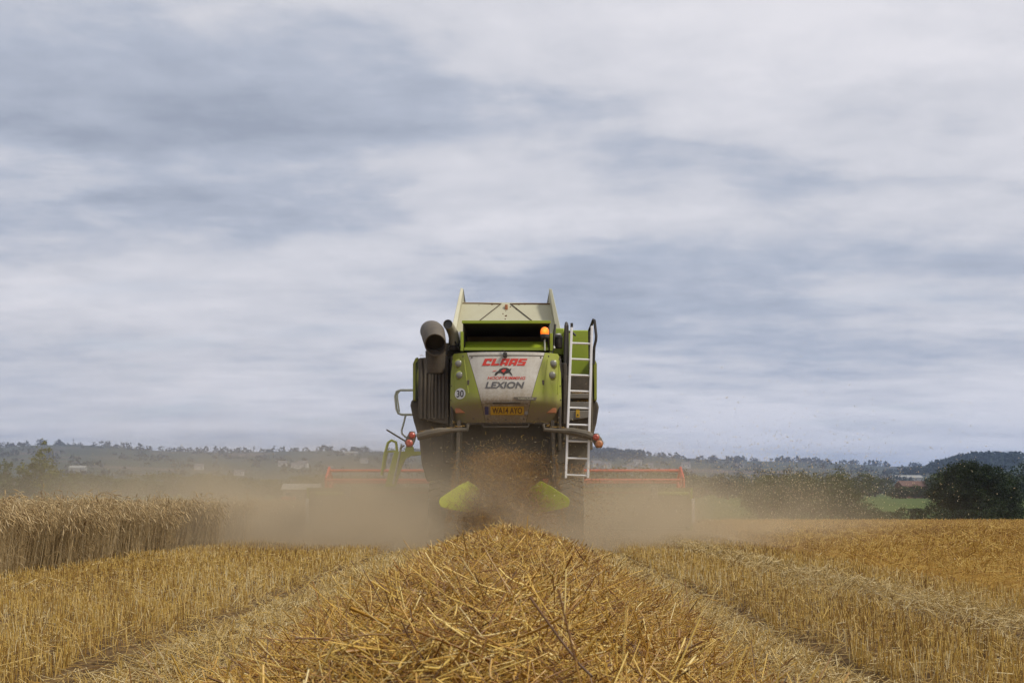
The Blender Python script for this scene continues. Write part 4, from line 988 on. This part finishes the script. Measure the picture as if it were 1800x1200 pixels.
def hedge(name, label, px0, px1, Y, h, depth, leaf, per_m, mat, group=None):
    x0, x1 = (px0 - 900) * Y / F, (px1 - 900) * Y / F; L_ = x1 - x0; cxm = (x0 + x1) / 2
    nn = int(L_ * per_m); x = rng.uniform(x0, x1, nn); top = h * (1 + .16 * np.sin(x * 1.1) + .12 * np.sin(x * 2.9 + 1) + .08 * np.sin(x * 6.3))
    z = top * rng.uniform(0, 1, nn) ** .7; y = Y + rng.normal(0, depth * .5, nn) * (1 - .4 * z / top)
    base = height(x, np.full(nn, Y)); tn = np.clip(rng.beta(2, 2.2, nn) * .8 + .12 * np.sin(x * 1.7), 0, 1)
    V, Fq, T = leaf_cards(np.stack([x - cxm, y - Y, z + base], 1), leaf, tn)
    o = link(name, np_mesh(name, V, Fq, T), mat, None, (cxm, Y, 0)); tag(o, label, 'hedge', group); return o
hedge('field_hedge', 'low dark hedge along the field edge under the round tree', 1596, 1960, 82, 0.95, 1.1, .14, 900, M['leaf_dark'])
hedge('field_hedge', 'low green hedge along the field edge behind the drifting chaff', 1490, 1590, 82, 0.98, 1.1, .14, 900, M['leaf_mid'])
# bushes between the combine and the hedge
bush = make_tree('tall_bush', 'tall leafy bush in the dusty thicket at the field edge', 'bushes of the thicket at the field edge', ground_at(1360, 84), 3.5, 3.6, 90, 55, .17, M['leaf_mid'], 21, 0.02, .3, 'bush')
for (px, Y, s_, sq) in ((1395, 88, 1.02, 1.0), (1428, 82, .92, 1.05), (1462, 86, 1.08, .98), (1492, 84, .86, 1.0), (1335, 95, .85, 1.1)):
    copy_thing(bush, ground_at(px, Y), random.uniform(0, 6), (s_, s_, s_ * sq))
# belts of trees beyond the pasture
belt = [make_tree('belt_tree', 'broad green tree in the belt behind the pasture, beyond the drifting chaff', 'trees of the belt right of the combine', ground_at(1080, 300), 9, 9.5, 80, 26, .62, M['leaf_mid'], 31, .04),
        make_tree('belt_tree', 'broad green tree in the belt behind the pasture, beyond the drifting chaff', 'trees of the belt right of the combine', ground_at(1130, 320), 8.5, 7.5, 70, 26, .55, M['leaf_mid'], 32, .06),
        make_tree('belt_tree', 'broad green tree in the belt behind the pasture, beyond the drifting chaff', 'trees of the belt right of the combine', ground_at(1180, 310), 7.5, 10.5, 80, 26, .6, M['leaf_dark'], 33, .03)]
rs = random.Random(5)
for k in range(46):
    px = 1040 + k * 16.8 + rs.uniform(-8, 8); Y = rs.uniform(270, 430)
    s_ = rs.uniform(.72, 1.05) * Y / 330
    if 1555 < px < 1640: s_ = .38 + .1 * rs.random(); Y = 300
    copy_thing(belt[k % 3], ground_at(px, Y), rs.uniform(0, 6.28), (s_ * 1.1, s_, s_ * .9))
lt_ = 'broad tree dimmed by dust behind the standing wheat'
lg = 'dust-dimmed trees behind the wheat'
bl = make_tree('belt_tree', lt_, lg, ground_at(10, 260), 9, 9.5, 80, 26, .6, M['leaf_mid'], 41, .04)
for k in range(40):
    px = -40 + k * 19.5 + rs.uniform(-9, 9); Y = rs.uniform(230, 400)
    s_ = rs.uniform(.62, .95) * Y / 300
    copy_thing(bl, ground_at(px, Y), rs.uniform(0, 6.28), (s_ * 1.1, s_, s_ * (.95 if px < 140 else .8)))
make_tree('tall_tree', 'tall yellow-green tree rising above the dust over the standing wheat', None, ground_at(74, 240), 11.2, 6.6, 90, 34, .5, M['leaf_yellow'], 51, .05)
make_tree('far_corner_tree', 'dark tree at the picture edge behind the round tree', None, ground_at(1815, 240), 8.0, 11, 90, 34, .5, M['leaf_dark'], 52, .03)
# woods, hedgerows and skyline trees of the far hills: one mass
cs, ts, ss = [], [], []
def clump_at(x, y, h, wdt, nlev=26):
    z0 = height(x, y)
    for k in range(nlev):
        u = unit(rng.normal(size=(len(x), 3))); u[:, 2] = np.abs(u[:, 2])
        f = rng.uniform(.3, 1, (len(x), 1)) ** .5
        cs.append(np.stack([x, y, z0], 1) + u * f * np.stack([wdt / 2, wdt / 2, h], 1)); ts.append(np.clip(rng.beta(2, 2, len(x)) * .9, 0, 1)); ss.append(wdt * .34)
nn = 330                                                       # skyline
azs = rng.uniform(-0.52, 0.52, nn); dd = 2780 + rng.normal(0, 25, nn)
dens = .5 + .5 * np.sin(azs * 21 + 1) * np.sin(azs * 47); kp = rng.uniform(0, 1, nn) < np.clip(dens + .25, .2, 1)
azs, dd = azs[kp], dd[kp]; y = dd / np.sqrt(1 + azs ** 2); clump_at(azs * y, y, rng.uniform(6, 15, len(y)), rng.uniform(10, 26, len(y)))
nn = 2600                                                       # hedgerows and copses on the slope
azs = rng.uniform(-0.52, 0.52, nn); dd = rng.uniform(950, 2700, nn); row = np.sin(dd * .021 + 3 * np.sin(azs * 9)) + np.sin(azs * 60 + dd * .004)
kp = row > .35; azs, dd = azs[kp], dd[kp]; y = dd / np.sqrt(1 + azs ** 2); clump_at(azs * y, y, rng.uniform(4, 9, len(y)), rng.uniform(8, 18, len(y)), 14)
nn = 420                                                       # wooded knoll at the far right
azs = rng.normal(.412, .030, nn); dd = 1750 + rng.normal(-30, 90, nn); kp = (azs < .447) & (azs > .34); azs, dd = azs[kp], dd[kp]; y = dd / np.sqrt(1 + azs ** 2); clump_at(azs * y, y, rng.uniform(8, 13, len(y)), rng.uniform(12, 20, len(y)))
for a0 in (.453, .461):
    y = np.array([1720.]); clump_at(a0 * y, y, np.array([11.]), np.array([11.]), 40)
nn = 200                                                       # wooded shoulder behind the combine's right flank
azs = rng.uniform(.06, .115, nn); dd = rng.uniform(2200, 2790, nn); y = dd / np.sqrt(1 + azs ** 2); clump_at(azs * y, y, rng.uniform(9, 15, len(y)), rng.uniform(14, 24, len(y)))
V, Fq, T = leaf_cards(np.concatenate(cs), np.concatenate(ss), np.concatenate(ts))
tag(link('distant_woods', np_mesh('distant_woods', V, Fq, T), M['leaf_far']), 'dark woods and hedgerows across the far hills', 'woods', kind='stuff')

# ------------------------------------------------------------------ far buildings
def house(name, label, group, loc, rz, L_, D_, H_, roof, wall, roofm, chimney=True, cat='house'):
    o = empty(name, loc, rz); tag(o, label, cat, group)
    mb = MB(); mb.box(-L_ / 2, L_ / 2, -D_ / 2, D_ / 2, -1, H_)
    mb.build('wall', wall, o)
    mb = MB(); e_ = .35
    vs = [(-L_ / 2 - e_, -D_ / 2 - e_, H_), (L_ / 2 + e_, -D_ / 2 - e_, H_), (L_ / 2 + e_, D_ / 2 + e_, H_), (-L_ / 2 - e_, D_ / 2 + e_, H_), (-L_ / 2 - e_, 0, H_ + roof), (L_ / 2 + e_, 0, H_ + roof)]
    mb.add(vs, [(0, 1, 5, 4), (2, 3, 4, 5), (0, 4, 3), (1, 2, 5), (3, 2, 1, 0)]); r_ = mb.build('roof', roofm, o, smooth=False)
    if chimney:
        mb = MB(); mb.box(L_ * .3, L_ * .3 + .9, -.4, .4, H_ + roof * .5, H_ + roof + 1.2); mb.build('chimney', M['brick'], r_)
    for x_ in (-L_ * .3, L_ * .25):
        mb = MB(); mb.box(x_ - .6, x_ + .6, -D_ / 2 - .06, -D_ / 2 + .02, H_ * .35, H_ * .75); mb.build('window', M['window'], o)
    return o
hs0 = house('hillside_house', 'small white house among the trees of the far hillside', 'white houses on the far hillside', ground_at(1100, 1500), .2, 13, 8, 5.5, 3.2, M['render'], M['slate'])
for (px, Y, s_, rz) in ((1048, 1650, 1.1, .3), (1056, 1600, .8, -.3), (1066, 1620, 1, .1), (1120, 1900, 1.1, .2), (1141, 1750, 1, -.1), (1150, 1500, .9, .4), (1128, 1550, 1, .2), (1110, 1700, .9, 0), (1158, 1600, .8, -.4), (1165, 1520, .8, .2), (1182, 1560, .7, .1),
                        (1205, 1900, 1.2, .1), (1300, 2000, .9, .1), (497, 1700, 1, .1), (520, 1600, 1, .2), (532, 1650, 1.2, -.1), (640, 1900, 1, .1), (580, 1500, .8, .3), (350, 1500, .9, .2), (420, 1300, .8, 0)):
    copy_thing(hs0, ground_at(px, Y), rz, s_)
house('long_barn', 'long pale roofed barn on the slope left of the round tree', None, ground_at(1592, 1250), .05, 33, 16, 4, 3.2, M['sheet'], M['sheet'], False, 'barn')
house('pale_barn', 'long pale barn high on the far hill behind the reel', None, ground_at(616, 2300), 0, 30, 12, 5, 3, M['render'], M['sheet'], False, 'barn')
house('dome_barn', 'pale roofed barn showing over the dusty trees above the wheat', None, ground_at(137, 1250), .1, 17, 10, 5, 3, M['sheet'], M['sheet'], False, 'barn')
house('brick_farmhouse', 'red brick farm building beside the round tree', None, ground_at(1603, 330), .25, 8.5, 4, 3.4, 1.6, M['brick'], M['redtile'], False, 'building')
house('open_shed', 'low pale roofed shed in the dust behind the header', None, ground_at(531, 190), .0, 5.6, 4, 2.2, 1.0, M['barnwall'], M['sheet'], False, 'shed')
tr = empty('red_trailer', ground_at(508, 165), 0); tag(tr, 'small red and white trailer in the dust before the pale shed', 'trailer')
mb = MB(); mb.box(-1.0, .95, -.7, .7, .75, 1.25); mb.build('trailer_body', M['redvan'], tr, bevel=.04)
mb = MB(); mb.box(-1.5, 1.6, -.75, .75, 1.28, 1.36); mb.build('trailer_top', M['render'], tr)
for s_ in (-.6, .6):
    MB().lathe([(.3, -.1), (.36, -.08), (.36, .08), (.3, .1)], (s_, -.7, .36)).build('wheel', M['tyre'], tr)
def mast(px, py, Y, label):
    x, y, z = ground_at(px, Y); top = CAM_H + (HOR - py) * Y / F
    o = empty('radio_mast', (x, y, z)); tag(o, label, 'mast')
    MB().tube([(0, 0, -2), (0, 0, top - z)], [.9, .45], 6).build('mast_pole', M['slate'], o)
    MB().box(-2.2, 2.2, -.3, .3, (top - z) * .8, (top - z) * .8 + 1).build('antenna_arm', M['slate'], o)
mast(129, 769, 2760, 'thin tall mast on the far skyline above the dome-roofed barn')
mast(22, 777, 2760, 'thin shorter mast on the far skyline near the picture edge')

# ------------------------------------------------------------------ dust raised by the machine
def volume_mat(name, color, dens=None, aniso=0.0):
    m = bpy.data.materials.new(name); m.use_nodes = True; n = NT(m.node_tree); n.n.clear()
    out = n.new('ShaderNodeOutputMaterial'); v = n.new('ShaderNodeVolumePrincipled')
    v.inputs['Color'].default_value = a4(color); v.inputs['Anisotropy'].default_value = aniso
    if dens is not None: v.inputs['Density'].default_value = dens
    n.l.new(v.outputs[0], out.inputs['Volume']); return m, n, v
DUST_PUFFS = [   # centre, radii, density per metre
    ((-3.3, 22.0, 0.1), (4.0, 3.4, 1.15), 0.42),
    ((-2.0, 19.3, 0.15), (1.5, 1.0, 0.85), 1.5),
    ((-0.2, 22.8, 0.1), (2.4, 2.6, 1.0), 0.25),
    ((-9.0, 30.0, 0.1), (8.0, 7.0, 1.2), 0.075),
    ((1.8, 20.6, 0.0), (1.5, 1.8, 0.95), 0.42),
    ((1.7, 19.1, 0.05), (1.6, 0.9, 0.7), 0.55),
    ((4.0, 24.0, 0.1), (2.4, 3.5, 0.95), 0.17),
    ((3.8, 25.5, 0.6), (2.2, 2.5, 0.8), 0.10),
    ((6.4, 24.5, 0.0), (2.0, 4.5, 0.6), 0.03),
    ((4.6, 19.0, 0.8), (1.6, 2.5, 0.7), 0.03),
    ((-11.0, 33.0, 2.0), (9.0, 8.0, 4.2), 0.008),
    ((-0.1, 20.15, 1.0), (0.75, 0.55, 0.65), 0.30),
]
m, n, v = volume_mat('field_dust', (0.70, 0.59, 0.42))
P = n.new('ShaderNodeNewGeometry').outputs['Position']
tot = None
for (c0, r0, a0) in DUST_PUFFS:
    u = n.v('DIVIDE', n.v('SUBTRACT', P, c0), r0)
    g_ = n.m('MULTIPLY', n.m('EXPONENT', n.m('MULTIPLY', n.v('DOT_PRODUCT', u, u), -1.0)), a0)
    tot = g_ if tot is None else n.m('ADD', tot, g_)
nz = n.noise(n.v('MULTIPLY', P, (1, .8, 1.3)), 0.55, 5, .62, .6)
tot = n.m('MULTIPLY', tot, n.rng(nz, .34, .64, .10, 1.9))
n.l.new(tot, v.inputs['Density'])
mb = MB(); mb.box(-30, 15, 15.5, 46, -0.9, 9.5)
dc = mb.build('dust_cloud', m, None, smooth=False)
tag(dc, 'brown dust cloud hanging low around the combine and the wheat', 'dust', kind='stuff')
# ------------------------------------------------------------------ air
m, n, v = volume_mat('air', (0.46, 0.60, 0.92), 1.5e-4)
mb = MB(); mb.box(-7400, 7400, -7300, 7350, -130, 260)
hz = mb.build('haze', m, None, smooth=False); tag(hz, 'thin blue haze over the valley', 'haze', kind='stuff')
